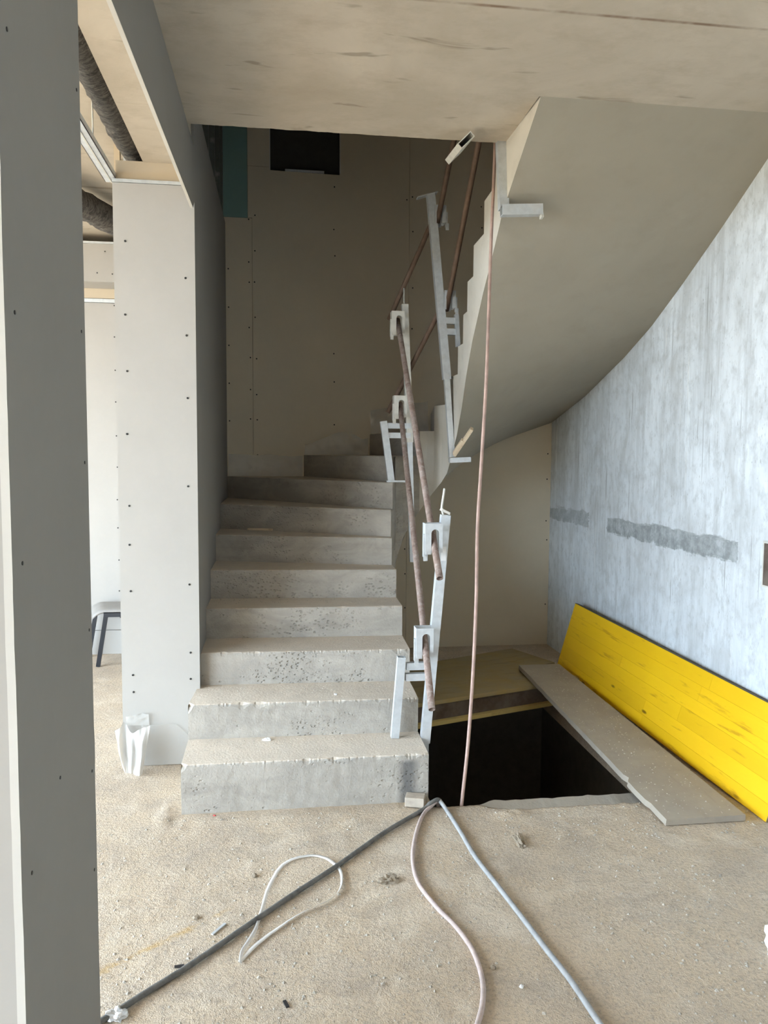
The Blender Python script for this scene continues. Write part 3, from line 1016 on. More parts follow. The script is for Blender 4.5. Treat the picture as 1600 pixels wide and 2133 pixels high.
# dark round tie hole low on the inner face of the winders
# ================================================================== GUARD RAIL
def bracket(root, c, wdt=0.082, h=0.150, dep=0.070, mat=None, flip=1):
    """pipe holder: inverted U plates front and back, side plate, top plate, wedge pin"""
    mat = mat or M_GALV
    cx, cy, cz = c
    m = MB()
    sx = 0.019          # half slot
    for y0 in (cy - dep / 2, cy + dep / 2 - 0.005):
        n = 8
        arc = [(cx + sx * math.cos(math.pi * i / n), cz + 0.010 + sx * math.sin(math.pi * i / n)) for i in range(n + 1)]
        xl, xr, zt, zb = cx - wdt * 0.55, cx + wdt * 0.45, cz + h * 0.38, cz - h * 0.62
        if flip < 0:
            xl, xr = cx - wdt * 0.45, cx + wdt * 0.55
        # legs
        m.prism([(xl, zb), (cx - sx, zb), arc[-1], arc[-2], arc[-3], (xl, zt)], 'y', y0, y0 + 0.005)
        m.prism([(cx + sx, zb + 0.01), (xr, zb + 0.01), (xr, zt), arc[2], arc[1], arc[0]], 'y', y0, y0 + 0.005)
        m.prism([arc[-3], arc[-4], arc[4], arc[3], arc[2], (xr, zt), (xl, zt)], 'y', y0, y0 + 0.005)
    x0 = xl - 0.004 if flip > 0 else xr
    m.box(x0, x0 + 0.004, cy - dep / 2, cy + dep / 2, zb + 0.012, zt)
    # back plate of the slot carrying the pipe
    m.box(cx - sx - 0.004, cx + sx + 0.004, cy + dep / 2 - 0.004, cy + dep / 2, zb, cz - 0.028)
    o = m.out('pipe_bracket', mat, root)
    m = MB()
    xo = (xl - 0.012) if flip > 0 else (xr + 0.002)
    m.box(xo, xo + 0.012, cy - dep * 0.42, cy - dep * 0.12, zb - 0.012, cz + 0.005)
    m.box(xo + 0.002, xo + 0.022, cy - dep * 0.40, cy - dep * 0.30, zb - 0.032, zb + 0.01)
    m.out('wedge_pin', mat, o)
    return o


# --- post on the lowest step
A = thing('guard_rail_post', (0.56, 3.70, 0.235), 'light grey steel rail post clamped to the lowest step', 'rail post', 'clamp posts of the temporary stair guard rail')
pb, pt = Vector((0.716, 3.70, 0.20)), Vector((0.808, 3.70, 1.345))
MB().tube(pb, pt, 0.046, 0.042).out('post_tube', M_GALV, A)
MB().tube(pb + Vector((0.004, 0.006, 0.02)), (0.716, 3.70, -0.30), 0.030, 0.032).out('inner_tube', M_GALV, A)
MB().tube((0.563, 3.70, 0.232), (0.594, 3.70, 0.640), 0.040, 0.036).out('clamp_tube', M_GALV, A)
for z in (0.590, 0.535):
    MB().tube((0.575 + 0.075 * z, 3.705, z), (0.725, 3.705, z), 0.036, 0.028).out('clamp_bar', M_GALV, A)
bracket(A, (0.742, 3.655, 1.252))
bracket(A, (0.703, 3.655, 0.741))
MB().sweep(catmull([(0.803, 3.70, 1.33), (0.790, 3.70, 1.375), (0.794, 3.70, 1.42), (0.802, 3.70, 1.475)], 5), 0.0055, 8).out('bent_pin', M_GALVC, A, True)
MB().bar((0.786, 3.70, 1.372), (0.826, 3.70, 1.352), 0.012, 0.05).out('top_cap', M_GALVC, A)
MB().box(0.783, 0.8085, 3.6765, 3.678, 1.12, 1.19).out('sticker', M_WHITE, A)

# --- post on the eighth step
B = thing('guard_rail_post', (0.73, 5.05, 1.46), 'cement-splashed rail post clamped to the winder step at mid height', 'rail post', 'clamp posts of the temporary stair guard rail')
MB().tube((0.880, 5.06, 0.92), (0.852, 5.06, 1.85), 0.034, 0.036).out('inner_tube', M_GALV, B)
MB().tube((0.856, 5.06, 1.72), (0.815, 5.06, 2.62), 0.042, 0.042).out('post_tube', M_GALVC, B)
MB().tube((0.732, 5.045, 1.458), (0.676, 5.045, 1.857), 0.044, 0.038).out('clamp_tube', M_GALV, B)
for z in (1.828, 1.765):
    MB().tube((0.700, 5.05, z), (0.860, 5.05, z), 0.036, 0.026).out('clamp_bar', M_GALV, B)
bracket(B, (0.767, 5.01, 2.505), mat=M_GALVC)
bracket(B, (0.786, 5.01, 1.965), mat=M_GALVC)
MB().sweep([(0.812, 5.06, 2.60), (0.810, 5.06, 2.66), (0.809, 5.06, 2.725)], 0.005, 8).out('bent_pin', M_GALVC, B, True)
MB().box(0.70, 0.83, 5.02, 5.07, 1.4565, 1.468).out('foot_plate', M_GALV, B)

# --- post on the upper flight
Cc = thing('guard_rail_post', (1.12, 4.98, 1.62), 'leaning grey rail post clamped to the upper flight', 'rail post', 'clamp posts of the temporary stair guard rail')
MB().tube((0.962, 4.97, 3.30), (1.083, 4.97, 2.13), 0.052, 0.045).out('post_tube', M_GALV, Cc)
MB().tube((1.080, 4.97, 2.16), (1.116, 4.935, 1.625), 0.036, 0.034).out('inner_tube', M_GALV2, Cc)
MB().bar((0.875, 4.97, 3.272), (1.005, 4.97, 3.312), 0.006, 0.05).out('top_cap', M_GALV, Cc)
for z in (2.505, 2.435):
    MB().tube((1.03, 4.96, z), (1.145, 4.96, z), 0.040, 0.030).out('clamp_bar', M_GALV, Cc)
MB().tube((1.137, 4.95, 2.545), (1.150, 4.95, 2.34), 0.026, 0.032).out('clamp_tube', M_GALV, Cc)
MB().tube((1.095, 4.92, 1.603), (1.236, 4.92, 1.610), 0.032, 0.040).out('clamp_arm', M_GALV, Cc)
bracket(Cc, (1.012, 4.95, 3.175), 0.07, 0.12, flip=-1)
bracket(Cc, (1.082, 4.95, 2.645), 0.07, 0.12, flip=-1)

# --- post at the top of the upper flight
D = thing('guard_rail_post', (1.09, 3.76, 2.82), 'rail post hugging the bright stair edge under the ceiling', 'rail post', 'clamp posts of the temporary stair guard rail')
MB().tube((1.070, 3.850, 3.70), (1.090, 3.748, 2.838), 0.046, 0.040).out('post_tube', M_GALV, D)
MB().tube((1.068, 3.715, 2.822), (1.272, 3.715, 2.835), 0.050, 0.044).out('clamp_arm', M_GALV, D)
MB().bar((1.268, 3.715, 2.83), (1.272, 3.71, 2.795), 0.012, 0.03).out('arm_hook', M_GALVC, D)

# --- loose clamp arm sticking out under the ceiling edge
E_ = MB().tube((0.868, 3.625, 3.108), (0.868, 3.90, 3.135), 0.030, 0.085, 0.004, (0.72, 0, 0.70)).out('clamp_arm_stub', M_GALVC)
tag(E_, 'hollow rectangular steel tube end sticking out under the ceiling edge', 'steel tube')

# --- pipes
def along(a, b, t0, t1):
    a, b = Vector(a), Vector(b)
    return a + (b - a) * t0, a + (b - a) * t1


def pipe_thing(label, p0, p1, r, mat):
    o = MB().pipe(p0, p1, r).out('rail_pipe', mat, None, True)
    return tag(o, label, 'pipe', 'steel pipes of the temporary stair guard rail')


a, b = along((.741, 3.655, 1.222), (.766, 5.01, 2.480), -.125, 1.03)
pipe_thing('rusty pipe, upper rail of the lower flight, ending in mid air', a, b, .0165, M_RUST)
a, b = along((.704, 3.655, .711), (.785, 5.01, 1.935), -.195, 1.03)
pipe_thing('rusty pipe, lower rail of the lower flight, ending above the second step', a, b, .0165, M_RUST)
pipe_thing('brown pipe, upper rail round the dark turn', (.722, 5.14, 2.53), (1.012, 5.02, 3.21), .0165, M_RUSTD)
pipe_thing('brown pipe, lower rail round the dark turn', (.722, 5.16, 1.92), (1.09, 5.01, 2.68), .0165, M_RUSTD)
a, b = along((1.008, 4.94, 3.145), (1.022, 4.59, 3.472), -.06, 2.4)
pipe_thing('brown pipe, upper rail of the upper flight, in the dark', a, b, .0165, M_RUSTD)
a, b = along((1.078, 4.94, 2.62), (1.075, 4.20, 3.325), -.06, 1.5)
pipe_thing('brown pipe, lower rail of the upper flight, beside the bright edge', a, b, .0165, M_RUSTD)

# --- hanging cable
cab = [(1.071, 3.86, 3.9), (1.070, 3.85, 3.187), (1.045, 3.8, 2.752), (1.024, 3.75, 2.344), (1.003, 3.7, 1.987), (0.974, 3.65, 1.635), (0.945, 3.6, 1.288), (0.931, 3.55, 0.946), (0.908, 3.5, 0.609),
       (0.876, 3.45, 0.278), (0.842, 3.425, -0.02), (0.80, 3.44, -0.6), (0.77, 3.6, -1.6), (0.75, 3.9, -2.9)]
o = MB().sweep(catmull(cab, 8), 0.0085, 8).out('hanging_cable', M_CABLE, None, True)
tag(o, 'thin pinkish cable hanging from the upper floor into the hole', 'cable')

# ================================================================== HOLE COVERS
# two dusty formwork panels at the back of the hole


def slab_panel(name, corner, ang, L_, W_, z0, t, mat, label, cat, group=None):
    ca, sa = math.cos(R(ang)), math.sin(R(ang))
    q = lambda u, v: (corner[0] + u * ca - v * sa, corner[1] + u * sa + v * ca)
    root = thing(name, (corner[0], corner[1], z0), label, cat, group)
    nb = 5
    for i in range(nb):
        v0, v1 = W_ * i / nb, W_ * (i + 1) / nb - 0.0015
        P = [q(0, v0), q(L_, v0), q(L_, v1), q(0, v1)]
        MB().prism(P, 'z', z0 + t * 0.3, z0 + t).out('board_strip', mat, root)
    P = [q(0.002, 0.002), q(L_ - 0.002, 0.002), q(L_ - 0.002, W_ - 0.004), q(0.002, W_ - 0.004)]
    MB().prism(P, 'z', z0, z0 + t * 0.3).out('core_layer', mat, root)
    return root


slab_panel('formwork_sheet', (0.735, 5.02), 24.5, 1.52, 0.50, 0.004, 0.027, M_PLY, 'dusty yellow formwork panel against the back wall', 'panel', 'formwork panels covering the back of the hole')
slab_panel('formwork_sheet', (0.700, 4.655), 18.5, 1.50, 0.50, 0.032, 0.027, M_PLY, 'dusty yellow formwork panel at the back edge of the hole', 'panel', 'formwork panels covering the back of the hole')
ca, sa = math.cos(R(18.5)), math.sin(R(18.5))
q = lambda u, v, z: (0.70 + u * ca - v * sa, 4.655 + u * sa + v * ca, z)
bmo = MB().prism([q(0.02, 0.02, 0)[:2], q(1.42, 0.02, 0)[:2], q(1.42, 0.10, 0)[:2], q(0.02, 0.10, 0)[:2]], 'z', -0.075, 0.031).out('timber_beam', M_BROWN)
tag(bmo, 'dark brown timber beam under the panel across the hole', 'beam')
bdo = MB().prism([q(0.00, -0.012, 0)[:2], q(1.45, -0.012, 0)[:2], q(1.45, 0.12, 0)[:2], q(0.00, 0.12, 0)[:2]], 'z', -0.102, -0.076).out('formwork_board', M_PLYEDGE)
tag(bdo, 'thin pale yellow board under the dark beam in the hole', 'board')

# grey plank along the right edge of the hole
V, F = [], []
NP = 60
for i in range(NP + 1):
    f = i / NP
    y = 3.095 + (5.365 - 3.095) * f
    xl = 1.690 + 0.044 * f + 0.003 * nz(0, y, 1, 9) + (0.012 if 0.17 < f < 0.20 else 0) - (0.010 if 0.08 < f < 0.17 else 0)
    xr = 2.072 - 0.028 * f
    zb = 0.006 + 0.067 * f
    y2 = y + (0.004 * nz(1, 1, 1, 3) if i == 0 else 0)
    t = 0.027
    V += [(xl, y2, zb), (xl + 0.004, y2, zb + t), (xr, y2, zb + t), (xr, y2, zb)]
for i in range(NP):
    for k in range(4):
        a, c = 4 * i + k, 4 * i + (k + 1) % 4
        F.append((a, c, c + 4, a + 4))
F += [(3, 2, 1, 0), (4 * NP, 4 * NP + 1, 4 * NP + 2, 4 * NP + 3)]
o = MB().add(V, F).out('plank', M_GREYWOOD)
tag(o, 'dusty grey plank lying along the right side of the floor hole', 'plank')

# yellow shuttering panel leaning on the right wall
YPN = thing('shuttering_panel', (2.12, 4.3, 0.0), 'bright yellow shuttering panel leaning against the concrete wall', 'panel')
b0, b1 = Vector((2.157, 3.075, 0.004)), Vector((2.092, 5.530, 0.045))
upv = (Vector((2.200, 5.470, 0.527)) - b1)
ua = (b1 - b0)
upn = upv.normalized()
nrm = ua.normalized().cross(upn).normalized()
if nrm.x > 0:
    nrm = -nrm
TH = 0.027
WID = 0.50


def pp(u, v, d):
    return b0 + ua * u + upn * (v * WID) + nrm * (d - 0.0)


def slab_uv(u0, u1, v0, v1, d0, d1, name, mat):
    V = [pp(u, v, d) for d in (d0, d1) for (u, v) in ((u0, v0), (u1, v0), (u1, v1), (u0, v1))]
    F = [(0, 3, 2, 1), (4, 5, 6, 7), (0, 1, 5, 4), (1, 2, 6, 5), (2, 3, 7, 6), (3, 0, 4, 7)]
    return MB().add(V, F).out(name, mat, YPN)


slab_uv(0.0, 1.0, 0.0, 1.0, -TH, -0.009, 'core_layer', M_YELEND)
cuts = [0.0, 0.155, 0.34, 0.52, 0.66, 0.83, 1.0]
random.seed(11)
for i in range(6):
    joints = sorted([0.0, 1.0] + [random.uniform(0.25, 0.75)])
    for u0, u1 in zip(joints, joints[1:]):
        slab_uv(u0, u1 - (0.0004 if u1 < 1 else 0), cuts[i], cuts[i + 1] - (0.0015 if i < 5 else 0.0), -0.009, random.uniform(-0.0004, 0.0), 'board_strip', M_YEL)
slab_uv(-0.001, 1.001, 1.0, 1.006, -TH - 0.0005, 0.0008, 'top_edge', M_YELEDGE)
slab_uv(-0.0015, 0.0, 0.0, 1.0, -TH, 0.0, 'end_edge', M_YELEND)

# ================================================================== LEFT ROOM
# insulated ducts


def duct(label, pts, r):
    P = catmull(pts, 14)
    rad = [r * (1 + 0.10 * nz(i * 0.7, 1, r * 30, 1.0)) for i in range(len(P))]
    m = MB().sweep(P, r, 28, rad=rad)
    V = []
    for v in m.V:
        f = 0.006 * nz(v[0], v[1], v[2], 38) + 0.005 * nz(v[0], v[1], v[2], 15)
        V.append((v[0] + f, v[1], v[2] + f))
    m.V = V
    return tag(m.out('air_duct', M_DUCT, None, True), label, 'duct', 'wool-wrapped ducts under the left ceiling')


duct('dark wool-wrapped duct running along the concrete beam', [(-.75, 2.0, 3.19), (-.75, 2.8, 3.185), (-.745, 3.6, 3.185), (-.735, 4.2, 3.19), (-.69, 4.9, 3.20)], 0.066)
duct('dark wool-wrapped duct crossing behind the pale pillar', [(-1.75, 3.9, 3.17), (-1.40, 4.65, 3.17), (-1.20, 5.10, 3.165), (-1.05, 5.50, 3.16), (-0.88, 6.0, 3.15), (-0.86, 6.3, 3.15)], 0.082)
# ceiling profile and hanger
pr = thing('ceiling_profile', (-0.83, 3.0, 2.99), 'pale metal ceiling profile running to the pale pillar', 'metal profile')
m = MB()
m.box(-0.862, -0.800, 1.9, 4.12, 2.994, 2.997)
m.box(-0.803, -0.800, 1.9, 4.12, 2.994, 3.022)
m.box(-0.862, -0.859, 1.9, 4.12, 2.994, 3.022)
m.out('channel', M_GALV2, pr)
MB().box(-0.834, -0.828, 1.9, 4.12, 2.990, 2.9945).out('groove_rib', M_GALVC, pr)
o = MB().sweep([(-0.815, 3.66, 3.015), (-0.815, 3.66, 3.285)], 0.0035, 8).out('hanger_rod', M_GALVC, None, True)
tag(o, 'thin hanger rod between the left ceiling and the metal profile', 'rod')
# bulkhead at the far wall
bh = MB().box(-3.0, -0.80, 6.15, 6.405, 2.925, 3.205).out('bulkhead', M_GYP)
tag(bh, 'boxed plasterboard bulkhead on the far wall of the left room', 'bulkhead', kind='structure')
MB().box(-3.0, -0.80, 6.146, 6.16, 3.206, 3.222).out('metal_track', M_GALV2, bh)
screws(bh, [(-1.36, 2.99), (-1.25, 2.985), (-1.30, 3.15), (-1.5, 2.99)], 'y', 6.15, 0.005)
# stud and wood piece above the pillar
o = MB().tube((-0.80, 4.42, 2.99), (-0.80, 4.42, 3.285), 0.05, 0.05, 0.003).out('metal_stud', M_GALV2)
tag(o, 'short metal stud above the pale pillar behind the duct', 'stud')
o = MB().box(-0.875, -0.845, 4.40, 4.44, 2.99, 3.285).out('wood_batten', M_PALEWOOD)
tag(o, 'short wooden batten above the pale pillar', 'batten')

# chair
ch = thing('chair', (-1.21, 6.17, 0), 'stacking chair with grey seat and black legs behind the pale pillar', 'chair')
V, F = [], []
N1, N2 = 16, 12
for i in range(N1 + 1):
    for j in range(N2 + 1):
        u, v = i / N1, j / N2
        x = -1.41 + 0.42 * u - 0.10 * v
        y = 5.985 + 0.36 * v
        e = min(u, 1 - u) * 0.44
        e2 = min(v, 1 - v) * 0.36
        z = 0.442 - 0.045 * max(0, 1 - u / 0.22) ** 2 + 0.012 * min(1, e2 / 0.05)
        V.append((x, y, z))
b = len(V)
V += [(x, y, z - 0.018) for (x, y, z) in V]
for i in range(N1):
    for j in range(N2):
        q_ = i * (N2 + 1) + j
        F.append((q_, q_ + N2 + 1, q_ + N2 + 2, q_ + 1))
        F.append((b + q_ + 1, b + q_ + N2 + 2, b + q_ + N2 + 1, b + q_))
rim = [i * (N2 + 1) for i in range(N1 + 1)] + [N1 * (N2 + 1) + j for j in range(1, N2 + 1)] + [i * (N2 + 1) + N2 for i in range(N1 - 1, -1, -1)] + [j for j in range(N2 - 1, 0, -1)]
for k in range(len(rim)):
    a, c = rim[k], rim[(k + 1) % len(rim)]
    F.append((c, a, b + a, b + c))
build('seat', V, F, M_SEAT, ch, True)
for y, xa in ((5.985, -1.33), (6.31, -1.46)):
    MB().box(xa, -1.0, y, y + 0.03, 0.392, 0.430).out('seat_rail', M_BLACK, ch)
for (x, y, dx) in ((-1.315, 6.005, -0.075), (-1.455, 6.325, -0.075), (-1.02, 6.005, 0.05), (-1.02, 6.325, 0.05)):
    MB().bar((x, y, 0.415), (x + dx, y + (0.03 if y < 6.1 else 0.01), 0.0), 0.030, 0.022).out('leg', M_BLACK, ch)
for y in (6.005, 6.325):
    MB().bar((-1.01, y, 0.41), (-0.93, y, 0.80), 0.026, 0.022).out('back_post', M_BLACK, ch)
MB().box(-0.965, -0.945, 5.99, 6.34, 0.62, 0.82).out('backrest', M_SEAT, ch)

# ================================================================== PLASTIC FILM
def sheet(name, label, grid, mat, group=None):
    V, F = [], []
    nr, nc = len(grid), len(grid[0])
    for row in grid:
        V += [tuple(v) for v in row]
    for i in range(nr - 1):
        for j in range(nc - 1):
            q_ = i * nc + j
            F.append((q_, q_ + 1, q_ + nc + 1, q_ + nc))
    o = build(name, V, F, mat, None, True)
    return tag(o, label, 'plastic film', group)


def film_strip(x0, x1, zb, zt, y, n=40, m_=10, amp=0.018, flop=0.03, seed=0, prof=None):
    g = []
    for j in range(m_ + 1):
        row = []
        for i in range(n + 1):
            u, v = i / n, j / m_
            x = x0 + (x1 - x0) * u
            top = zt + (prof(u) if prof else 0)
            z = zb + (top - zb) * v
            yy = y - 0.006 - flop * (1 - v) - amp * (0.6 + nz(x, z, seed, 9) + 0.7 * nz(x, z, seed + 3, 23)) * (0.3 + 0.7 * math.sin(math.pi * v))
            row.append((x, min(yy, y - 0.003), z + 0.012 * nz(x, v, seed + 5, 7) * v))
        g.append(row)
    return g


sheet('plastic_film', 'crumpled clear film along the wall foot on the winder step', film_strip(-0.41, 0.185, 1.457, 1.62, YP, seed=1, prof=lambda u: 0.015 * (1 - u)), M_FILM, 'clear protective films')
sheet('plastic_film', 'clear film draped along the wall above the next winder step', film_strip(0.20, 0.72, 1.633, 1.70, YP, seed=4, prof=lambda u: 0.02 + 0.13 * math.sin(math.pi * min(1, u * 1.1)) * u + 0.05 * u), M_FILM, 'clear protective films')
sheet('plastic_film', 'clear film hanging in the dark behind the upper rail post', film_strip(0.74, 1.22, 1.81, 2.00, YP, seed=8, prof=lambda u: 0.08 * u), M_FILM, 'clear protective films')
# milky film wrapped round the pillar foot
g = []
for j in range(11):
    v = j / 10
    row = []
    for i in range(19):
        u = i / 18
        x = -0.72 + 0.245 * u
        top = 0.225 - 0.07 * max(0, (u - 0.72) / 0.28)
        z = 0.010 + (top - 0.010) * v
        y = 4.046 - 0.006 * (0.5 + nz(x, z, 2, 14)) - 0.004
        row.append((x, y, z))
    g.append(row)
sheet('plastic_film', 'thin milky film taped round the foot of the pale pillar', g, M_FILMT, 'milky protective films')
g = []
edge = [(-0.845, 4.00, 0.215, -0.81, 3.985, 0.03), (-0.815, 3.99, 0.235, -0.79, 3.965, 0.0), (-0.805, 4.03, 0.25, -0.775, 3.965, 0.002), (-0.76, 3.985, 0.205, -0.755, 3.955, 0.003), (-0.725, 3.97, 0.225, -0.735, 3.935, 0.003),
        (-0.695, 3.975, 0.235, -0.715, 3.92, 0.002), (-0.665, 3.965, 0.245, -0.70, 3.93, 0.012)]
P0 = catmull([e[:3] for e in edge], 5)
P1 = catmull([e[3:] for e in edge], 5)
for j in range(13):
    v = j / 12
    row = []
    for i, (a, c) in enumerate(zip(P1, P0)):
        p = a.lerp(c, v)
        k = math.sin(math.pi * v)
        row.append((p.x + 0.012 * k * nz(i * 0.3, v * 2, 3), p.y - 0.035 * k * max(0, math.sin(i * 0.55)) - 0.01 * nz(i * .4, v * 3, 1), max(0.003, p.z)))
    g.append(row)
sheet('plastic_film', 'loose white corner of film flopping off the pillar foot', g, M_FILMW, 'milky protective films')
g = []
for j in range(7):
    v = j / 6
    row = []
    for i in range(9):
        u = i / 8
        row.append((-0.795 + 0.115 * u, 4.043 - 0.018 * v * (1 + nz(u, v, 3, 4)) - 0.003, 0.225 + (0.055 + 0.02 * u - 0.05 * max(0, u - .75)) * v))
    g.append(row)
sheet('plastic_film', 'upright flap of film above the loose corner on the pillar', g, M_FILMW, 'milky protective films')

# ================================================================== FLOOR THINGS
def on_floor(pts, r, lift=None):
    P = []
    for i, p in enumerate(pts):
        z = floor_h(p[0], p[1]) + r + 0.001
        if len(p) > 2:
            z = p[2]
        P.append((p[0], p[1], z))
    return P


h1 = [(0.86, 3.62, -0.75), (0.80, 3.50, -0.20), (0.745, 3.425, 0.012), (0.690, 3.392, 0.030), (0.643, 3.361), (0.44, 3.174), (0.215, 2.929), (0.024, 2.736), (-0.141, 2.555), (-0.285, 2.403), (-0.413, 2.283), (-0.511, 2.186), (-0.62, 2.09), (-0.8, 1.95)]
h2 = [(0.83, 3.66, -0.75), (0.775, 3.53, -0.2), (0.730, 3.428, 0.004), (0.680, 3.375, 0.014), (0.633, 3.306), (0.572, 3.137), (0.526, 2.945), (0.518, 2.771), (0.556, 2.609), (0.599, 2.49), (0.625, 2.356), (0.62, 2.217), (0.593, 2.114), (0.557, 2.035), (0.50, 1.92), (0.40, 1.75)]
h3 = [(0.80, 3.62, -0.75), (0.755, 3.52, -0.2), (0.735, 3.435, 0.005), (0.738, 3.402, 0.024), (0.755, 3.337), (0.770, 3.133), (0.782, 2.932), (0.815, 2.701), (0.844, 2.501), (0.869, 2.326), (0.892, 2.171), (0.907, 1.99), (0.924, 1.869), (0.96, 1.6)]
for (hp, r, mt, lb) in ((h1, 0.0095, M_HOSEBLK, 'dusty black hose running from the hole to the lower left'), (h2, 0.0085, M_HOSEPNK, 'dusty pink hose snaking from the hole towards the camera'),
                        (h3, 0.0095, M_HOSEBLU, 'blue-grey hose running from the hole to the lower right')):
    o = MB().sweep(catmull(on_floor(hp, r), 10), r, 10).out('hose', mt, None, True)
    tag(o, lb, 'hose', 'hoses led into the stair hole')

# loop of plastic strap (a flat ribbon)
lp = [(-0.133, 2.39), (-0.128, 2.449), (-0.092, 2.547), (-0.071, 2.669), (-0.048, 2.82), (0.007, 2.978), (0.105, 3.036), (0.172, 3.013), (0.224, 2.922), (0.230, 2.835), (0.211, 2.756), (0.163, 2.70), (0.056, 2.63), (-0.011, 2.564), (-0.075, 2.493), (-0.134, 2.402)]
P = catmull([(x, y, 0) for x, y in lp], 8)
V, F = [], []
for i, p in enumerate(P):
    t = (P[min(i + 1, len(P) - 1)] - P[max(i - 1, 0)]).normalized()
    n = Vector((-t.y, t.x, 0))
    tw = 0.5 + 0.5 * math.sin(i * 0.09 + 0.6)
    wv = 0.0075
    z = floor_h(p.x, p.y) + 0.004
    for sgn in (-1, 1):
        for dz in (0.0, 0.0015):
            V.append((p.x + n.x * sgn * wv * (1 - 0.45 * tw), p.y + n.y * sgn * wv * (1 - 0.45 * tw), z + dz + (0.010 * tw if sgn > 0 else 0)))
for i in range(len(P) - 1):
    a, b = 4 * i, 4 * (i + 1)
    F += [(a, b, b + 1, a + 1), (a + 2, a + 3, b + 3, b + 2), (a, a + 2, b + 2, b), (a + 1, b + 1, b + 3, a + 3)]
o = MB().add(V, F).out('plastic_strap', M_TAPE, None, True)
tag(o, 'loop of thin whitish plastic strap lying under the black hose', 'strap')


def lump(name, label, cat, c, size, mat, seed, group=None, sub=2, rough=0.35):
    import bmesh
    bm = bmesh.new()
    bmesh.ops.create_icosphere(bm, subdivisions=sub, radius=1.0)
    V, F = [], []
    for v in bm.verts:
        d = 1 + rough * noise.noise(v.co * 1.6 + Vector((seed, seed * 2, 0))) + 0.5 * rough * noise.noise(v.co * 4.3 + Vector((seed, 0, seed)))
        z = v.co.z * d * size[2]
        V.append((c[0] + v.co.x * d * size[0], c[1] + v.co.y * d * size[1], c[2] + max(z, -0.35 * size[2]) + 0.35 * size[2]))
    for f in bm.faces:
        F.append(tuple(x.index for x in f.verts))
    bm.free()
    return tag(build(name, V, F, mat), label, cat, group)


def fz(x, y):
    return floor_h(x, y) - 0.001


lump('mortar_lump', 'brown crumbly mortar lump right of the strap loop', 'mortar lump', (0.408, 2.815, fz(.408, 2.815)), (0.035, 0.022, 0.018), M_CHUNK, 3, sub=3, rough=0.9)
lump('mortar_lump', 'long mortar crumb in front of the hole, pale tip', 'mortar lump', (1.005, 3.05, fz(1.005, 3.05)), (0.020, 0.055, 0.014), M_CHUNK, 8, sub=3, rough=0.9)
lump('foil_ball', 'crumpled silvery foil at the lower end of the black hose', 'foil', (-0.478, 2.205, fz(-.478, 2.205)), (0.030, 0.022, 0.020), M_ALU, 5, rough=0.7, sub=3)
lump('mortar_lump', 'small grey crumb just above the strap loop left of it', 'mortar lump', (-0.105, 2.915, fz(-.105, 2.915)), (0.012, 0.012, 0.010), M_CHUNK, 2)
lump('mortar_lump', 'small crumb beside the ochre spill', 'mortar lump', (-0.30, 2.665, fz(-.3, 2.665)), (0.013, 0.011, 0.009), M_CHUNK, 9)
lump('mortar_lump', 'white crumb between the pink and blue-grey hoses', 'mortar lump', (0.735, 2.18, fz(.735, 2.18)), (0.007, 0.006, 0.009), M_WHITE, 4)
lump('mortar_lump', 'grey crumb close to the pink hose, near the white crumb', 'mortar lump', (0.672, 2.275, fz(.672, 2.275)), (0.010, 0.010, 0.008), M_CHUNK, 6)
lump('scrap', 'tiny red scrap at the foot of the bottom step', 'scrap', (-0.30, 3.445, fz(-.3, 3.445)), (0.008, 0.006, 0.004), M_RED, 6)
# block by the bottom step
Vb = MB()
ang = R(-18)
q = lambda x, y: (0.622 + x * math.cos(ang) - y * math.sin(ang), 3.432 + x * math.sin(ang) + y * math.cos(ang))
o = Vb.prism([q(-.045, -.032), q(.045, -.032), q(.045, .032), q(-.045, .032)], 'z', 0.006, 0.050).out('wood_block', M_BRICK)
bevel(o, 0.003)
tag(o, 'small dusty block lying against the bottom step beside the hoses', 'block')
# dark splinters and scraps
for (x, y, l, a, lb, mt) in ((-0.215, 2.585, 0.07, 55, 'grey sliver of sheet metal beside the ochre spill', M_GALV), (-0.325, 2.405, 0.030, 5, 'small dark splinter below the ochre spill', M_PLASTICBLK),
                             (0.012, 2.195, 0.03, 110, 'small dark splinter in the front of the floor', M_PLASTICBLK)):
    d = Vector((math.cos(R(a)), math.sin(R(a)), 0)) * l / 2
    o = MB().bar(Vector((x, y, floor_h(x, y) + 0.004)) - d, Vector((x, y, floor_h(x, y) + 0.004)) + d, 0.010, 0.004, (0, 0, 1)).out('splinter', mt)
    tag(o, lb, 'scrap')
# paper scraps and batten on the steps
lump('paper_scrap', 'crumpled white scrap on the tread of the lowest step', 'paper', (-0.07, 3.735, 0.231), (0.020, 0.012, 0.008), M_WHITE, 3, rough=0.8, sub=3)
lump('mortar_lump', 'small pale crumb on the second step', 'mortar lump', (0.28, 3.865, 0.406), (0.009, 0.008, 0.006), M_WHITE, 13)
o = MB().prism([(-0.225, 5.392), (0.055, 5.335), (0.12, 5.352), (0.115, 5.375), (0.06, 5.362), (-0.22, 5.412)], 'z', 1.107, 1.121).out('wood_lath', M_PALEWOOD)
tag(o, 'thin pale lath lying on the sixth step', 'lath')
# two wedges jammed beside the upper post
o = MB().bar((1.125, 4.90, 1.640), (1.205, 4.765, 1.805), 0.020, 0.034, (0, 1, 0)).out('wooden_wedge', M_PALEWOOD)
tag(o, 'longer pale wooden wedge jammed beside the upper post foot', 'wedge')
o = MB().bar((1.118, 4.885, 1.650), (1.158, 4.815, 1.735), 0.018, 0.030, (0, 1, 0)).out('wooden_wedge', M_PALEWOOD)
tag(o, 'shorter pale wooden wedge jammed beside the upper post foot', 'wedge')
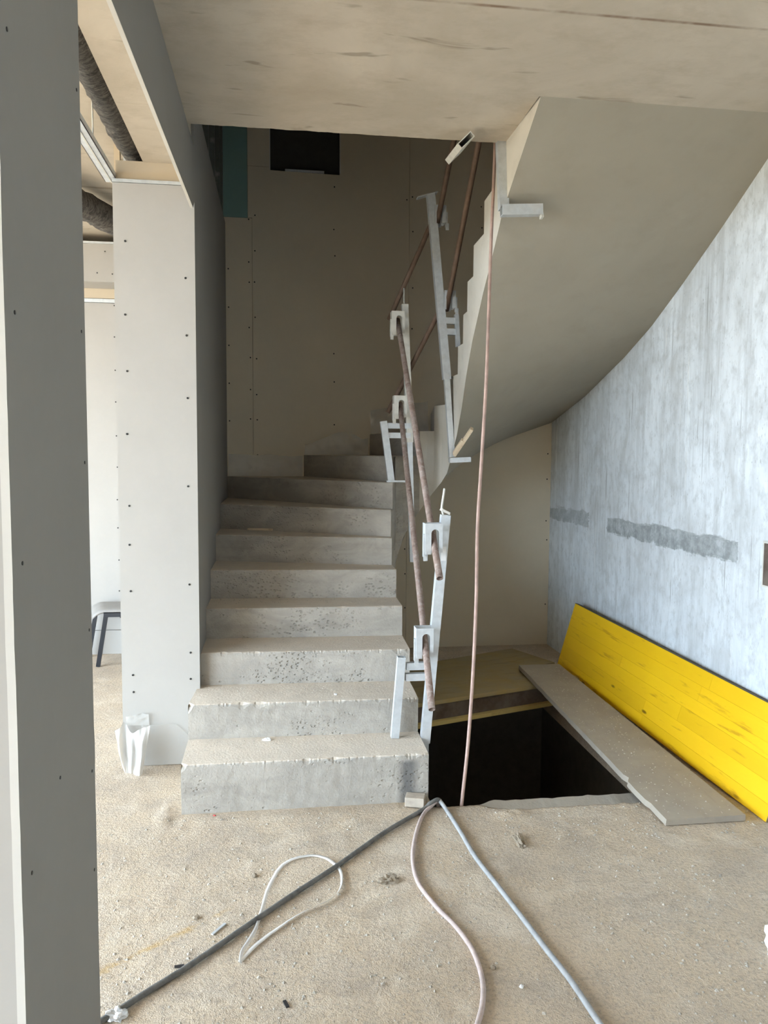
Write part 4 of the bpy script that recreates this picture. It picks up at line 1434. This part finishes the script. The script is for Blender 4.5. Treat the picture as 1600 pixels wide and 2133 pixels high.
# socket hole in the right wall
sk = thing('socket_recess', (2.30, 3.33, 1.1), 'broken-out socket recess at the right picture edge', 'socket recess')
MB().box(2.290, 2.302, 3.315, 3.376, 1.02, 1.24).out('rim', M_GALVC, sk)
MB().box(2.286, 2.291, 3.300, 3.362, 1.03, 1.23).out('recess', M_BROWN, sk)
# white bag at the right picture edge
lump('plastic_bag', 'crumpled white plastic bag at the right picture edge', 'bag', (1.70, 2.16, -0.003), (0.135, 0.14, 0.10), M_WHITE, 21, sub=4, rough=0.30)

# loose grit over the floor, steps and plank: nobody could count it
random.seed(21)
V, F = [], []


def grit(x, y, z, r):
    b = len(V)
    a = random.uniform(0, 6.28)
    s1, s2, s3 = random.uniform(.7, 1.3), random.uniform(.6, 1.2), random.uniform(.5, .9)
    for (u, v, w_) in ((1, 0, 0.1), (0, 1, 0.0), (-1, 0, 0.1), (0, -1, 0.0), (0.1, 0.1, 1)):
        V.append((x + r * s1 * (u * math.cos(a) - v * math.sin(a)), y + r * s2 * (u * math.sin(a) + v * math.cos(a)), z + r * s3 * w_))
    F.extend([(b + i + b * 0, b + (i + 1) % 4, b + 4) for i in range(4)])


for _ in range(9000):
    x, y = random.uniform(-0.75, 2.28), random.uniform(1.7, 3.42)
    dens = 0.35 + 0.65 * (nz(x, y, 3, 2.4) > 0.05) + 0.5 * (y > 3.0 and x > 0.9)
    if random.random() > dens * 0.75:
        continue
    if HX0 - 0.02 < x < HX1 and y > front_edge(x) - 0.01:
        continue
    grit(x, y, floor_h(x, y) - 0.0005, random.choice((0.0018, 0.0025, 0.0025, 0.0035, 0.0035, 0.005, 0.0075)))
for _ in range(500):
    x, y = random.uniform(2.07, 2.29), random.uniform(3.0, 5.9)
    grit(x, y, floor_h(x, y), random.choice((0.003, 0.005, 0.008)))
for _ in range(520):
    f = random.random()
    grit(random.uniform(1.72, 2.05), 3.12 + 2.2 * f, 0.033 + 0.067 * (0.011 + 0.969 * f), random.choice((0.002, 0.003, 0.005)))
for _ in range(700):
    k = random.choice((1, 1, 2, 2, 3, 4))
    u, v = random.random(), random.uniform(0.25, 0.97) ** 0.6
    p = Vector(IN[k]).lerp(Vector(OUT[k]), u).lerp(Vector(IN[k + 1]).lerp(Vector(OUT[k + 1]), u), v)
    grit(p.x, p.y, ZK(k), random.choice((0.002, 0.003, 0.004)))
o = build('floor_grit', V, F, M_PEBBLE)
tag(o, 'loose grit and mortar crumbs scattered over floor, plank and steps', 'debris', kind='stuff')
